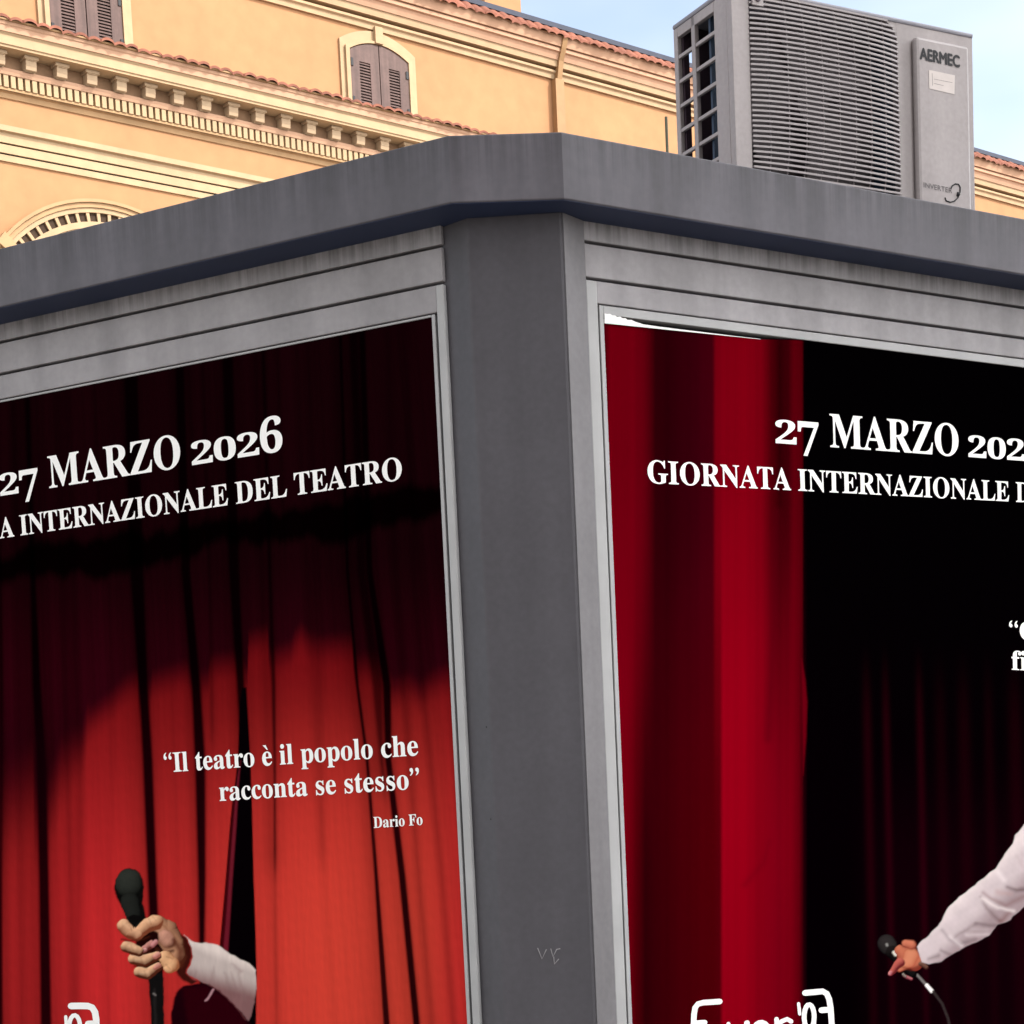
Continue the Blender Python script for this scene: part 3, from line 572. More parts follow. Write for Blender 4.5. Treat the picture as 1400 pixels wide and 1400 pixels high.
def paint_right(X, Y):
    p = Paint(X, Y); t = smooth(600, 1200, Y)
    Xe = X - np.interp(Y, [450, 1000, 1400], [0, 4, 7])
    def prof(Xv, pts): xs, cs = zip(*pts); L = np.array([srgb(*c) for c in cs]); return np.stack([np.interp(Xv, xs, L[:, i]) for i in range(3)], -1)
    a = prof(X, [(826, (70, 0, 10)), (834, (104, 0, 14)), (862, (106, 0, 15)), (882, (92, 0, 13)), (896, (44, 0, 6)), (912, (40, 0, 6)), (950, (52, 0, 10)), (974, (62, 0, 12)), (979, (114, 0, 16)), (1010, (124, 0, 17)), (1040, (116, 0, 16)), (1054, (72, 0, 8)), (1066, (44, 0, 4)), (1078, (58, 0, 7)), (1086, (86, 0, 11)), (1096, (80, 0, 10)), (1099, (6, 0, 2)), (1104, (2, 1, 2)), (2600, (2, 1, 2))])
    b_ = prof(X, [(840, (112, 0, 16)), (858, (104, 0, 14)), (868, (76, 0, 8)), (882, (44, 0, 5)), (930, (62, 0, 6)), (976, (72, 0, 6)), (984, (78, 0, 9)), (989, (138, 0, 20)), (1012, (140, 0, 20)), (1040, (124, 0, 18)), (1060, (116, 0, 18)), (1080, (112, 0, 16)), (1092, (90, 0, 12)), (1099, (30, 0, 6)), (1104, (3, 0, 2)), (2600, (3, 1, 2))])
    c = a * (1 - t[..., None]) + b_ * t[..., None]
    c *= (1 + .22 * smooth(600, 900, Y) * smooth(1400, 950, Y))[..., None]
    c *= (1 + .06 * noise1(X / 3.1, 41) + .05 * noise1(X / 1.3, 42) + .04 * noise2(X * .05, Y * .016, 43))[..., None]
    p.C = c * .78
    p.stroke([(1062, 700), (1058, 860), (1050, 1010)], 5, 4, srgb(70, 0, 10), 8, .5)
    p.stroke([(1018, 1210), (1044, 1180), (1052, 1150)], 3, 2, srgb(98, 0, 14), 6, .5)
    p.poly([(1096, 900), (1101, 930), (1103.5, 960), (1102, 1010), (1098, 1060)], srgb(92, 0, 14), 2)
    for i, (x0, wd, k) in enumerate(((1186, 6, .8), (1212, 5, 1.), (1258, 5, 1.), (1286, 8, .35), (1318, 9, .45), (1352, 7, .35), (1388, 10, .5), (1440, 8, .6), (1500, 9, .5), (1560, 8, .5))):
        p.C += (np.exp(-((X - x0 - (Y - 1000) * .022) / wd) ** 2) * smooth(870, 1010, Y) * k * (1 - .4 * smooth(1200, 1400, Y)))[..., None] * np.array(srgb(26, 0, 4))
    p.C += (smooth(1150, 1240, X) * smooth(1000, 1200, Y))[..., None] * np.array(srgb(9, 0, 2))
    # cable, microphone
    p.stroke([(1254, 1333), (1266, 1346), (1272, 1352)], 1.6, 2, srgb(112, 106, 104), 1.1)
    p.stroke([(1267, 1347), (1274, 1355)], 2.3, 2.5, srgb(250, 244, 240), .9)
    p.stroke([(1276, 1356), (1288, 1372), (1296, 1392), (1300, 1410), (1302, 1450), (1292, 1500), (1300, 1700)], 1.8, 1.4, srgb(46, 38, 38), 1.2)
    p.limb([(1212, 1290), (1214, 1293)], [12.5, 12.5], srgb(42, 38, 38), srgb(10, 9, 9), (0, -.3, .9)); p.limb([(1220, 1302), (1248, 1332)], [9, 5], srgb(26, 22, 22), srgb(6, 5, 5))
    p.stroke([(1212.3, 1291), (1212.8, 1292.4)], 1.4, 1.4, srgb(140, 138, 134), 1.6); p.stroke([(1222, 1302), (1224.5, 1305)], 2, 2.2, srgb(214, 208, 196), 1.4)
    # hand
    p.X = X + .8 * noise2(X * .2, Y * .2, 71) + .3 * noise2(X * .5, Y * .5, 72); p.Y = Y + .8 * noise2(X * .2, Y * .2, 73) + .3 * noise2(X * .5, Y * .5, 74)
    sk, sd_ = srgb(194, 122, 92), srgb(118, 44, 34)
    p.limb([(1230, 1299), (1240, 1308), (1252, 1316)], [7, 13, 11], srgb(184, 106, 80), sd_, (-.2, -.5, .8))
    p.limb([(1246, 1306), (1243, 1314), (1230, 1322)], [10, 9, 6], sk, srgb(160, 74, 54), (-.1, -.2, .9), 2.5)
    p.limb([(1238, 1290), (1246, 1292)], [5, 6], srgb(196, 114, 88), srgb(130, 60, 46), (-.3, -.6, .7), 2)
    p.limb([(1231, 1316), (1223, 1324), (1217, 1331)], [6.4, 4.6, 3.6], srgb(180, 90, 80), srgb(96, 30, 34)); p.limb([(1217, 1329), (1216, 1332)], [2.4, 2.2], srgb(206, 136, 138), srgb(150, 76, 84))
    p.stroke([(1233, 1322), (1246, 1325), (1256, 1322)], 1.5, 1.5, srgb(96, 30, 22), 2.5, .6)
    p.limb([(1236, 1334), (1240, 1336), (1246, 1339)], [2.2, 2.4, 2.], srgb(196, 116, 120), srgb(90, 32, 42)); p.limb([(1235, 1332), (1238, 1335)], [2., 1.6], srgb(150, 140, 130), srgb(80, 70, 66))
    p.limb([(1260, 1318), (1266, 1323)], [4, 3], srgb(120, 84, 70), srgb(50, 24, 20))
    # sleeve
    K = lambda l: [(1150 + x / 4.667, 1100 + y / 4.667) for x, y in l]
    body = K([(480, 905), (560, 830), (620, 770), (690, 650), (770, 580), (860, 505), (985, 410), (1040, 320), (1095, 250), (1110, 200), (1167, 130), (1300, -10), (1480, -180), (1900, -260), (2100, 300), (2000, 1500), (1500, 1500), (1450, 640), (1300, 560), (1167, 650), (1080, 735), (1000, 768), (945, 835), (860, 880), (800, 905), (740, 940), (680, 975), (640, 1000), (560, 1018), (515, 1005)])
    m = smooth(1.1, -1.1, p.sdf(body)); v = (X - 1253) / 150; dd = (Y - (1294 - (X - 1253) * .93)) / 60
    c1, c2, c3 = np.array(srgb(214, 200, 200)), np.array(srgb(194, 179, 182)), np.array(srgb(138, 118, 122))
    cc = c1 + (c2 - c1) * smooth(-.3, .25, dd)[..., None]; cc = cc + (c3 - cc) * (smooth(.35, 1.0, dd) * .8)[..., None]
    p.over(m, cc * (1 + .05 * noise2(X * .12, Y * .12, 51) + .03 * noise2(X * .5, Y * .4, 52))[..., None])
    for l, w0, w1, col, al in (([(905, 560), (960, 600), (1050, 640), (1167, 590)], 10, 14, (120, 84, 84), .75), ([(1060, 528), (1120, 548), (1167, 540)], 8, 16, (64, 34, 36), .9), ([(1000, 560), (1080, 570)], 22, 14, (172, 138, 136), .6),
                            ([(890, 590), (930, 660), (1010, 740)], 6, 14, (92, 66, 68), .8), ([(1080, 690), (1020, 740)], 10, 18, (110, 66, 64), .8), ([(860, 760), (930, 770), (990, 775)], 7, 10, (78, 58, 62), .85),
                            ([(720, 850), (790, 800), (860, 765)], 5, 8, (110, 92, 96), .8), ([(640, 800), (690, 860), (760, 890), (860, 860)], 5, 9, (96, 82, 86), .8), ([(830, 790), (930, 800)], 8, 8, (190, 176, 178), .6),
                            ([(640, 930), (700, 960)], 8, 10, (90, 72, 76), .8), ([(560, 985), (620, 965)], 7, 12, (84, 66, 68), .8), ([(1120, 330), (1167, 400)], 8, 10, (176, 156, 158), .6), ([(900, 600), (1000, 660), (1100, 680)], 9, 9, (244, 232, 230), .8),
                            ([(1000, 430), (1040, 480)], 10, 16, (242, 230, 230), .6), ([(690, 840), (770, 900)], 6, 8, (240, 228, 230), .7), ([(800, 830), (940, 830)], 10, 8, (214, 200, 202), .7)):
        p.over(m * p.stroke_mask(K(l), w0 / 4.667 * .8, w1 / 4.667 * .8, 4.2) * al * .72, np.array(srgb(*col)))
    xe_ = 1424 + (Y - 1000) * .02; cu = prof(X, [(1400, (70, 0, 9)), (1426, (96, 0, 13)), (1448, (120, 0, 16)), (1466, (60, 0, 7)), (1490, (44, 0, 5)), (1512, (108, 0, 15)), (1540, (84, 0, 11)), (1560, (40, 0, 5)), (1590, (100, 0, 14)), (1640, (52, 0, 6)), (1700, (92, 0, 12)), (1800, (60, 0, 8)), (2600, (60, 0, 8))]) * .8
    p.over(smooth(-2, 2, X - xe_), cu * (1 + .06 * noise1(X / 3.1, 45))[..., None])
    return p.C

GAIN = 1.0
def sheet(name, f, D, uz, u0, u1, zs, paint, parent, org, du=.0028, dz=.0016):
    """printed sheet; zs = list of (u, top z) so that its top edge may hang out of level"""
    nu = int(abs(u1 - u0) / du) + 1; us = np.linspace(u0, u1, nu)
    zt_ = np.interp(us, [a for a, _ in zs], [b2 for _, b2 in zs]); nz = int((max(zt_) - ZP0) / dz) + 1
    tt = np.linspace(0, 1, nz); Z = ZP0 + (zt_[:, None] - ZP0) * tt[None, :]
    o0, o1 = f(0, D), f(1, D); base = (o0[None, :] + (o1 - o0)[None, :] * us[:, None])
    V = np.empty((nu, nz, 3)); V[..., 0] = base[:, None, 0]; V[..., 1] = base[:, None, 1]; V[..., 2] = Z
    V = V.reshape(-1, 3); X, Y = photo_xy(V + KO)
    C = paint(X.reshape(nu, nz), Y.reshape(nu, nz)).reshape(-1, 3) * GAIN
    idx = np.arange(nu * nz).reshape(nu, nz); F = np.stack([idx[:-1, :-1], idx[1:, :-1], idx[1:, 1:], idx[:-1, 1:]], -1).reshape(-1, 4)
    if np.dot(np.cross(V[F[0, 1]] - V[F[0, 0]], V[F[0, 3]] - V[F[0, 0]]), [0, -1, 0]) < 0: F = F[:, ::-1]
    me = bpy.data.meshes.new(name); me.vertices.add(len(V)); me.vertices.foreach_set('co', (V + KO - org).ravel())
    me.loops.add(F.size); me.loops.foreach_set('vertex_index', F.ravel().astype(np.int32)); me.polygons.add(len(F))
    me.polygons.foreach_set('loop_start', np.arange(0, F.size, 4, dtype=np.int32)); me.update(calc_edges=True)
    at = me.color_attributes.new('print', 'FLOAT_COLOR', 'POINT'); at.data.foreach_set('color', np.c_[np.clip(C, 0, 1), np.ones(len(C))].astype(np.float32).ravel())
    me.materials.append(PRINT); o = bpy.data.objects.new(name, me); COL.objects.link(o); o.parent = parent
    return o
PRINT = bpy.data.materials.new('printed_vinyl'); PRINT.use_nodes = True; n_ = PRINT.node_tree; pr = n_.nodes['Principled BSDF']
ca = n_.nodes.new('ShaderNodeVertexColor'); ca.layer_name = 'print'; n_.links.new(ca.outputs['Color'], pr.inputs['Base Color']); pr.inputs['Roughness'].default_value = .7; pr.inputs['Specular IOR Level'].default_value = 0

# lettering ---------------------------------------------------------
def serif(s):
    o = ''
    for ch in s:
        k = ord(ch)
        o += chr(0x1D400 + k - 65) if 'A' <= ch <= 'Z' else chr(0x1D41A + k - 97) if 'a' <= ch <= 'z' else chr(0x1D7CE + k - 48) if '0' <= ch <= '9' else ch
    return o
def glyphs(s, plain=False):
    c = bpy.data.curves.new('t', 'FONT'); c.body = s if plain else serif(s); o = bpy.data.objects.new('t', c); COL.objects.link(o)
    c.resolution_u = 6; c.offset = 0 if plain else .005; dg = bpy.context.evaluated_depsgraph_get(); me = bpy.data.meshes.new_from_object(o.evaluated_get(dg))
    V = np.array([v.co[:2] for v in me.vertices]).reshape(-1, 2); F = [list(p.vertices) for p in me.polygons]
    bpy.data.objects.remove(o); bpy.data.curves.remove(c); bpy.data.meshes.remove(me); return V, F
def words(name, W, F, xs, m, parent):
    """one mesh for each word of a line"""
    iv = sorted((min(xs[i] for i in f), max(xs[i] for i in f), k) for k, f in enumerate(F)); grp, end = [[]], iv[0][1]
    for a, b_, k in iv:
        if a > end + .17: grp.append([])
        grp[-1].append(k); end = max(end, b_)
    for g_ in grp:
        used = sorted({i for k in g_ for i in F[k]}); mp_ = {i: j for j, i in enumerate(used)}
        link(name, W[used], [[mp_[i] for i in F[k]] for k in g_], m, parent)
def place(name, V, F, x0, x1, cap, pa, pb_, hpx, plane, parent, org, m, lift=.0009, skew=0.):
    """glyph outline -> sheet: V.x=x0 goes to photo point pa, V.x=x1 to pb_, capitals are hpx tall there"""
    p0, nn = plane; A_ = at_plane(*pa, p0 + nn * lift, nn); B_ = at_plane(*pb_, p0 + nn * lift, nn)
    xm, ym = (pa[0] + pb_[0]) / 2, (pa[1] + pb_[1]) / 2; h = at_plane(xm, ym - hpx, p0, nn)[2] - at_plane(xm, ym, p0, nn)[2]
    t = (V[:, 0] - x0) / (x1 - x0); W = A_[None] + (B_ - A_)[None] * t[:, None]; W[:, 2] += V[:, 1] * h / cap; W += (B_ - A_)[None] / np.linalg.norm(B_ - A_) * skew * V[:, 1:2] * h / cap
    return words(name, W - org, F, V[:, 0], m, parent)
CAPU = .66
def old_style(parts):
    """date line with hanging numerals; returns outline and the x where each piece starts"""
    V, F, x, st = [], [], 0., []
    for s in parts:
        if s == ' ': x += .27; continue
        v, f = glyphs(s); v = v.copy()
        if s.isdigit():
            h = v[:, 1].max() - min(0, v[:, 1].min()); v[:, 0] = (v[:, 0] - v[:, 0].min()) * 1.14
            if s in '20': v[:, 1] *= .485 / h
            elif s == '7': v[:, 1] = v[:, 1] * .70 / h - .215
            elif s == '6': v[:, 1] *= .74 / h
            wdt = v[:, 0].max() + .035
        else: v[:, 0] -= v[:, 0].min(); wdt = v[:, 0].max() + .02
        st.append((x, x + v[:, 0].max())); k = sum(len(q) for q in V); v[:, 0] += x; V.append(v); F += [[i + k for i in q] for q in f]; x += wdt
    return np.concatenate(V), F, st
def width(s): v, _ = glyphs(s); return v[:, 0].max() - v[:, 0].min()
def emblem(name, strokes, plane, parent, org, lift=.0009):
    V, F = [], []
    p0, nn = plane
    for pts, wd in strokes:
        pts = [np.array(q, float) for q in pts]; L, Rr = [], []
        for i, q in enumerate(pts):
            d = pts[min(i + 1, len(pts) - 1)] - pts[max(i - 1, 0)]; d /= np.linalg.norm(d); nrm = np.array([-d[1], d[0]]) * wd / 2
            if i == 0: L += [q - nrm * 0 - d * wd * .5]; Rr += [q - d * wd * .5 + .01]; L += [q - d * wd * .35 + nrm * .7]; Rr += [q - d * wd * .35 - nrm * .7]
            L.append(q + nrm); Rr.append(q - nrm)
            if i == len(pts) - 1: L += [q + d * wd * .35 + nrm * .7, q + d * wd * .5]; Rr += [q + d * wd * .35 - nrm * .7, q + d * wd * .5 + .01]
        k = len(V); n = len(L); V += [at_plane(*q, p0 + nn * lift, nn) - org for q in L + Rr]; F += [(k + i, k + i + 1, k + n + i + 1, k + n + i) for i in range(n - 1)]
        lift += .00004
    return link(name, V, F, M['letter'], parent)
def arc(cx, cy, rx, ry, a0, a1, n=18): return [(cx + rx * math.cos(R(a)), cy + ry * math.sin(R(a))) for a in np.linspace(a0, a1, n)]

# left poster
D_L, D_R = DL + .004, DR + .004
plL = (P2 - NL * D_L, NL); plR = (P1 - NR * D_R, NR)
uL = cfg['L']['t1'] + .0006; orgL = KO + LW(uL, D_L, ZP0); orgR = KO + RW(cfg['R']['t1'], D_R, ZP0)
posL = thing('theatre_poster', 'printed poster of a hand holding a microphone out through a lit red curtain', 'poster', orgL, group='theatre posters on the kiosk')
zl0 = uzL(582, 436)[1] + .003; zl1 = uzL(0, 551.5)[1] + .003
sheet('print', LW, D_L, uzL, uL, 1.975, [(uL, cfg['L']['tb'] + .001), (1.975, cfg['L']['tb'] + .001)], paint_left, posL, orgL)
V, F, st = old_style(['2', '7', ' ', 'MARZO', ' ', '2', '0', '2', '6'])
place('date_lettering', V, F, st[0][0], st[-1][1], CAPU, (0.5, 678), (387, 616), 43.5, plL, posL, orgL, M['letter'])
V, F = glyphs('GIORNATA INTERNAZIONALE DEL TEATRO'); xr = V[:, 0].max(); xl = xr - width('INTERNAZIONALE DEL TEATRO')
place('title_lettering', V, F, xl, xr, CAPU, (28, 732), (550, 655.5), 28.5, plL, posL, orgL, M['letter'])
V, F = glyphs('\u201cIl teatro e il popolo che'); xs0, xs1 = V[:, 0].min(), V[:, 0].max()
# accent on the e
xe = width('\u201cIl teatro e') + xs0 - .22; k = len(V); acc = np.array([(xe - .135, .70), (xe - .01, .70), (xe + .075, .535), (xe + .03, .535)]); V = np.concatenate([V, acc]); F = F + [[k, k + 1, k + 2, k + 3]]
place('quote_lettering', V, F, xs0, xs1, CAPU, (225, 1056), (572, 1032.5), 26.5, plL, posL, orgL, M['letter'])
V, F = glyphs('racconta se stesso\u201d')
place('quote_lettering', V, F, V[:, 0].min(), V[:, 0].max(), CAPU, (300.5, 1095), (574, 1078), 26.5, plL, posL, orgL, M['letter'])
V, F = glyphs('Dario Fo')
place('author_lettering', V, F, V[:, 0].min(), V[:, 0].max(), CAPU, (511, 1132), (578, 1127.5), 14.5, plL, posL, orgL, M['letter'])
def word(x0, y0, s):       # the small script letters of the emblem, drawn as strokes
    return [(arc(x0 + 8, y0 + 14, 8, 18, 180, 0, 8)[::-1] if False else [(x0, y0), (x0 + 1, y0 + 22), (x0 + 8, y0 + 29), (x0 + 17, y0 + 22), (x0 + 18, y0 - 2), (x0 + 19, y0 + 28)], s)]
emblem('emblem', [([(97, 1375.4), (110, 1375.2), (120, 1375.4), (126, 1377.5), (130, 1384), (131.5, 1394), (132, 1420), (132, 1450)], 9),
                  ([(89.8, 1390), (90.6, 1401)], 4.5), (arc(102, 1404, 7.5, 16, 0, 360), 6), ([(120, 1399.5), (130, 1399)], 8),
                  ([(48, 1404), (48, 1430)], 6), (arc(30, 1418, 9, 14, 0, 360), 6)], plL, posL, orgL)
# right poster
posR = thing('theatre_poster', 'printed poster of a white sleeve and microphone on black beside a dark red curtain', 'poster', orgR, group='theatre posters on the kiosk')
uR = cfg['R']['t1'] + .0006; tops = [uzR(828, 441.6), uzR(1040, 463.4), uzR(1110, 468.5)]
zr_t = cfg['R']['tb'] + .001
tl = [(uR - .01, tops[0][1] - .001), (tops[0][0], tops[0][1]), (tops[1][0], min(tops[1][1], zr_t)), (tops[1][0] + .12, zr_t), (2., zr_t)]
sheet('print', RW, D_R, uzR, uR, 1.975, tl, paint_right, posR, orgR)
rag = [(826.5, 428.5), (830, 429.2), (834, 429), (837, 431), (841, 431.2), (844, 433.2), (848, 432.6), (851, 435), (855, 434.8), (858, 437.4), (863, 437), (868, 439.6), (880, 443.4), (900, 446.4), (930, 450.2), (975, 455.7), (1010, 460), (1040, 463.4)]
low = lambda x: 441.6 + (x - 827) * .103 if x < 977 else 457.05 + (x - 977) * .103
c = MB(); pp_ = plR[0] + NR * .0036; top_ = [at_plane(x, y, pp_, NR) - orgR for x, y in rag]; bot = [at_plane(x, low(x) + .4, pp_, NR) - orgR for x, y in rag]
c.add(top_ + bot, [(i, i + 1, len(rag) + i + 1, len(rag) + i) for i in range(len(rag) - 1)]); c.build('paper_backing', M['paper'], posR)
V, F, st = old_style(['2', '7', ' ', 'MARZO', ' ', '2', '0', '2', '6'])
place('date_lettering', V, F, st[0][0], st[3][0], CAPU, (1060.5, 605.5), (1324, 624.5), 43, plR, posR, orgR, M['letter'])
V, F = glyphs('GIORNATA INTERNAZIONALE DEL TEATRO')
place('title_lettering', V, F, V[:, 0].min(), V[:, 0].min() + width('GIORNATA INTERNAZIONALE'), CAPU, (886, 660), (1380, 685.5), 28, plR, posR, orgR, M['letter'])
V, F = glyphs('\u201cC'); place('quote_lettering', V, F, V[:, 0].min(), V[:, 0].min() + width('\u201c'), CAPU, (1380, 874), (1392, 874.6), 24.5, plR, posR, orgR, M['letter'])
V, F = glyphs('fi'); place('quote_lettering', V, F, V[:, 0].min(), V[:, 0].max(), CAPU, (1383, 915.5), (1404, 916.6), 25, plR, posR, orgR, M['letter'])
e6 = lambda l: [(930 + x / 6.364, 1340 + y / 6.364) for x, y in l]
emblem('emblem', [(e6([(112, 640), (116, 420), (120, 300), (130, 240), (155, 208), (200, 196), (345, 186)]), 7.6), (e6([(150, 372), (215, 368)]), 7),
                  (e6([(420, 382), (425, 520), (470, 575), (540, 560), (575, 500), (575, 370)]), 6), (e6([(585, 368), (595, 560)]), 6), (e6(arc(705, 470, 78, 105, 0, 360)), 6),
                  (e6([(838, 340), (848, 540)]), 6.4), (e6([(850, 420), (880, 360), (930, 340), (965, 360)]), 6.4), (e6([(1030, 205), (1040, 295)]), 4.4),
                  (e6(arc(1122, 320, 44, 108, 0, 360)), 6.6), (e6([(1085, 112), (1170, 104), (1240, 98), (1275, 118), (1296, 165), (1308, 240), (1318, 380), (1324, 640)]), 8), (e6([(1228, 262), (1310, 256)]), 8),
                  (e6([(1165, 330), (1160, 460), (1120, 560)]), 6.4)], plR, posR, orgR)

# ------------------------------------------------------------------ air conditioner on the kiosk roof
EF = az(AZ_F); NF = right_of(EF); pc = P1 - NR * .6 + ER * .5
c0 = at_plane(1003, 100, pc, NF); c0[2] = 0
FP = (c0, NF)
AB, AT = 2.83, 3.388; AW, AD = .708, .2325
acu = thing('air_conditioner', 'pale grey outdoor air conditioner unit standing on the kiosk roof', 'air conditioner', (c0[0], c0[1], ZB + .08), math.atan2(EF[1], EF[0]))
OZ = ZB + .08
def fx(x, y, o=0.): p = at_plane(x, y, c0 + NF * o, NF) - c0; return float(np.dot(p, EF)), float(p[2]) - OZ
H0, H1 = AB - OZ, AT - OZ
gx0, gx1 = fx(1026, 120)[0], fx(1229, 150)[0]; gz1 = fx(1120, 14)[1] + .012; gz0 = fx(1130, 246)[1] - .012
def sheet_holes(mb, xs, zs, holes, y0, y1, axis='y'):
    """flat plate of thickness y0..y1 split on a grid, leaving out the cells in holes"""
    for i in range(len(xs) - 1):
        for j in range(len(zs) - 1):
            if (i, j) in holes: continue
            if axis == 'y': mb.box(xs[i], xs[i + 1], y0, y1, zs[j], zs[j + 1])
            else: mb.box(y0, y1, xs[i], xs[i + 1], zs[j], zs[j + 1])
    return mb
clean(sheet_holes(MB(), [0, gx0, gx1, AW], [H0, gz0, gz1, H1 - .012], {(1, 1)}, 0, .02), 'front_panel', M['ac'], acu, .006)
# rounded corners of the grille opening
for cx_, cz_, sx, sz, rr in ((gx1, gz1, -1, -1, .055), (gx1, gz0, -1, 1, .02)):
    pl = [(cx_, cz_)] + [(cx_ + sx * rr * (1 - math.cos(a)), cz_ + sz * rr * (1 - math.sin(a))) for a in np.linspace(0, math.pi / 2, 8)]
    MB().hexa([(x, .0006, z) for x, z in pl], [(x, .019, z) for x, z in pl]).build('grille_corner', M['ac'], acu)
# side: solid front strip, then an open grid of cells
sd0 = .069; ds = [0.0202, sd0, .147, .160, AD]
zs = list(np.linspace(H0 + .02, H1 - .03, 8)); bars = MB()
bars.box(0, .012, .0202, sd0, H0, H1 - .012); bars.box(0, .012, .146, .1605, H0, H1 - .012); bars.box(0, .012, AD - .016, AD, H0, H1 - .012)
bars.box(0, .012, sd0 + .0002, AD - .0162, H1 - .034, H1 - .012)
sp7 = .0548
for k in range(10):
    z = H1 - .082 - k * sp7
    if z < H0: break
    bars.box(.001, .009, sd0 + .0002, .1458, z, z + .0085); bars.box(.001, .009, .1607, AD - .0162, z, z + .0085)
bars.build('side_grille', M['ac'], acu, bevel=.0015)
cs = MB(); cs.box(AW - .012, AW, .0202, AD, H0, H1 - .012); cs.box(.0122, AW - .0122, .0202, AD, H0, H0 + .015); cs.build('casing', M['ac'], acu, bevel=.002)
MB().box(-.002, AW + .002, -.003, AD + .002, H1 - .0118, H1 - .001).build('lid', M['ac_edge'], acu, bevel=.004)
MB().box(.0125, .0275, AD - .022, AD - .004, H0 + .016, H1 - .013).build('coil', M['coil'], acu); MB().box(.0475, AW - .0125, AD - .03, AD - .004, H0 + .016, H1 - .013).build('coil', M['coil'], acu)
MB().box(.0277, .0473, AD - .02, AD - .004, H1 - .055, H1 - .013).build('coil', M['coil'], acu)
MB().box(.10, AW - .2, .11, .115, H0 + .016, H1 - .013).build('fan_shroud', M['ac_fan'], acu)
MB().box(gx1 + .012, gx1 + .02, .021, AD - .031, H0 + .016, H1 - .013).build('partition', M['ac_dark'], acu)
MB().box(.0125, .10, .1005, .108, H0 + .016, H1 - .013).build('inner_panel', M['ac_dark'], acu)
# fan: hub and three blades
fcx, fcz, fr = (gx0 + gx1) / 2, (gz0 + gz1) / 2, (gz1 - gz0) / 2 - .02
fb = MB(); fb.tube([(fcx, .05, fcz), (fcx, .10, fcz)], .045, 20)
for k in range(3):
    a0 = k * 2 * math.pi / 3 + .4; top = []
    for t in np.linspace(0, 1, 8):
        for r_ in (.045, fr): a = a0 + t * 1.5; top.append((fcx + r_ * math.cos(a), .055 + .04 * t, fcz + r_ * math.sin(a)))
    fb.hexa([], []) if False else fb.add(top, [(2 * i, 2 * i + 1, 2 * i + 3, 2 * i + 2) for i in range(7)])
fb.build('fan', M['ac_fan'], acu)
# bulged wire grille
gr = MB(); nb = 36
def bul(x, z): a = (x - gx0) / (gx1 - gx0) * 2 - 1; b2 = (z - gz0) / (gz1 - gz0) * 2 - 1; return -.004 - .020 * max(0, 1 - abs(a) ** 3.2) * max(0, 1 - abs(b2) ** 4)
for k in range(nb):
    z = gz0 + (gz1 - gz0) * (k + .5) / nb; xr_ = gx1 - .001 - max(0., .055 - math.sqrt(max(0, .055 ** 2 - max(0, z - gz1 + .055) ** 2))); xs = np.linspace(gx0 + .001, xr_, 19)
    hh = .0022
    ring_b = [(x, bul(x, z), z - hh) for x in xs] + [(x, bul(x, z), z + hh) for x in xs[::-1]]
    gr.hexa(ring_b, [(x, y + .004, zz) for x, y, zz in ring_b])
for k in range(1, 9):
    x = gx0 + (gx1 - gx0) * k / 9; zz = np.linspace(gz0 + .002, gz1 - .002, 15)
    rb = [(x - .0009, bul(x, z) + .0045, z) for z in zz] + [(x + .0009, bul(x, z) + .0045, z) for z in zz[::-1]]
    gr.hexa(rb, [(a, y + .003, z) for a, y, z in rb])
gr.build('fan_grille', M['ac_bar'], acu)
MB().box(gx0 + .006, gx0 + .036, -.010, -.005, gz1 - .034, gz1 - .006).build('screw_plate', M['ac'], acu, bevel=.001)
s_ = MB(); s_.tube([(gx0 + .02, -.013, gz1 - .019), (gx0 + .02, -.0095, gz1 - .019)], .0075, 12); s_.build('screw', M['coil'], acu)
# service door
dx0, dx1 = fx(1247, 150)[0], fx(1319, 160)[0]; dz1 = fx(1240, 52)[1]
MB().box(dx0, dx1, -.020, -.0003, H0 + .006, dz1).build('service_panel', M['ac'], acu, bevel=.008)
FL = lambda l: (c0 + NF * (.0203 + l), NF)
orgA = np.array([c0[0], c0[1], OZ])
def on_ac(name, txt, pa, pb_, h, m, squeeze=0.):
    V, F = glyphs(txt, True); p0, nn = FL(.0006); A_, B_ = at_plane(*pa, p0, nn), at_plane(*pb_, p0, nn)
    xm, ym = (pa[0] + pb_[0]) / 2, (pa[1] + pb_[1]) / 2; hh = at_plane(xm, ym - h, p0, nn)[2] - at_plane(xm, ym, p0, nn)[2]
    cap = V[:, 1].max(); t = (V[:, 0] - V[:, 0].min()) / (V[:, 0].max() - V[:, 0].min()); W = A_ + (B_ - A_) * t[:, None]; W[:, 2] += V[:, 1] * hh / cap
    W = W - orgA; L_ = np.c_[W @ EF, W @ -NF, W[:, 2]]; return L_, F
def embolden(L_, F, d):
    vs, fs = [], []
    for dx, dz, dy in ((0, 0, 0), (d, 0, -.00003), (-d, 0, -.00006), (0, d * .8, -.00009), (0, -d * .8, -.00012)):
        k = len(vs); vs += [(x + dx, y + dy, z + dz) for x, y, z in L_]; fs += [[i + k for i in f] for f in F]
    return vs, fs
L_, F = on_ac('maker_lettering', 'AERMEC', (1258, 80.5), (1312, 92), 15.5, M['ink']); v, f = embolden(L_, F, .0017); link('maker_lettering', v, f, M['ink'], acu)
L_, F = on_ac('badge_lettering', 'INVERTER', (1263, 256), (1302, 264.5), 7, M['grey_ink']); link('badge_lettering', L_, F, M['grey_ink'], acu)
def loc_ac(x, y, l=.0006): p = at_plane(x, y, *FL(l)) - orgA; return (float(p @ EF), float(p @ -NF), float(p[2]))
st_ = [loc_ac(x, y) for x, y in ((1270, 95.5), (1305.5, 103), (1305, 129), (1270.5, 121))]
c = MB(); c.hexa(st_, [(x, y + .0005, z) for x, y, z in st_]); c.build('sticker', M['sticker'], acu)
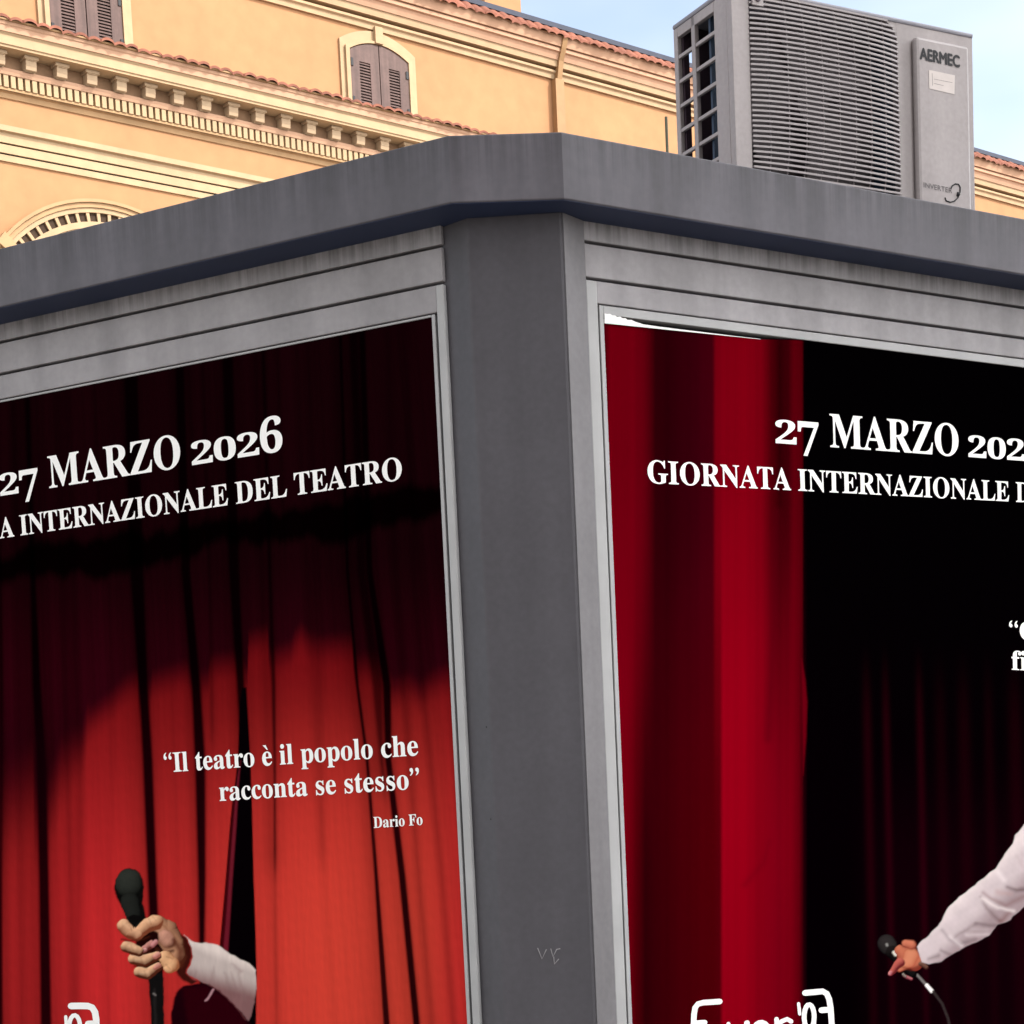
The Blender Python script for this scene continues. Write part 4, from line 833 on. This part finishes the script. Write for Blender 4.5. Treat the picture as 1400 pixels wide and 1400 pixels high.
c = MB()
for a, b_ in (((1277, 108), (1302, 113)), ((1274.5, 100), (1275, 117)), ((1277, 114), (1290, 117))): c.tube([loc_ac(*a, .0006), loc_ac(*b_, .0006)], .00035, 5)
c.build('sticker_print', M['grey_ink'], acu)
c = MB(); c.tube([loc_ac(x, y, .0004) for x, y in ((1300, 258), (1302, 254), (1306, 251.5), (1310.5, 252), (1312.8, 256), (1312.5, 263), (1310, 270), (1305, 275), (1299, 276.5), (1293.5, 274.5), (1292, 270))], .0017, 6)
c.tube([loc_ac(1308.5, 265), loc_ac(1311, 266.5)], .005, 8); c.build('swirl_logo', M['ink'], acu)
for x in (.08, AW - .12):
    ft = MB(); ft.box(x, x + .05, -.015, AD + .015, 0, .03); ft.box(x + .008, x + .042, .0, AD, .0302, H0 - .0005)
    ft.build('foot', M['coil'], acu)
MB().box(-.045, -.0005, AD - .055, AD - .01, H0 + .0, H0 + .125).build('pipe_cover', M['pink'], acu, bevel=.004)
# thin rod standing behind the unit
b0 = at_plane(912.5, 212, P1 - NR * 1.25, NR); t0 = at_plane(911.5, 160, P1 - NR * 1.25, NR)
rd = MB(); rd.tube([(0, 0, 0), (0, 0, float(t0[2] - OZ))], .0038, 8); rd.tube([(0, 0, 0), (0, 0, .02)], .02, 12)
o = rd.build('metal_rod', M['steel']); o.location = (b0[0], b0[1], OZ); tag(o, 'thin upright greenish metal rod left of the air conditioner', 'rod')

# ------------------------------------------------------------------ unseen houses added to keep sun and low sky off the kiosk
def add_shade_house(label, x, y, rot, w_, h_, d_, cols):
    t = thing('shade_house', label, 'building', (x, y, 0), rot)
    MB().box(-w_ / 2, w_ / 2, 0, d_, 0, h_).build('wall', M['stucco'], t); MB().box(-w_ / 2 - .3, w_ / 2 + .3, -.3, d_ + .3, h_, h_ + .3).build('roof', M['tile'], t)
    for k in range(int(h_ / 3.2)):
        for c_ in range(cols):
            xc = -w_ / 2 + w_ * (c_ + .5) / cols; MB().box(xc - .55, xc + .55, -.05, -.001, 1.1 + 3.1 * k, 2.8 + 3.1 * k).build('shutter', M['shutter'], t)
hp = SUN_DIR * 12.5 / math.cos(SUN_EL) + Vector((.4, 3.6, 0))
add_shade_house('narrow beige house added out of view to keep the sun off the kiosk', hp.x, hp.y, math.atan2(SUN_DIR[1], SUN_DIR[0]) - math.pi / 2, 5.8, 15.2, 9, 2)
add_shade_house('wide beige house added out of view behind the viewer to block low sky', -1.0, -8.5, math.pi, 13, 14.5, 9, 5)
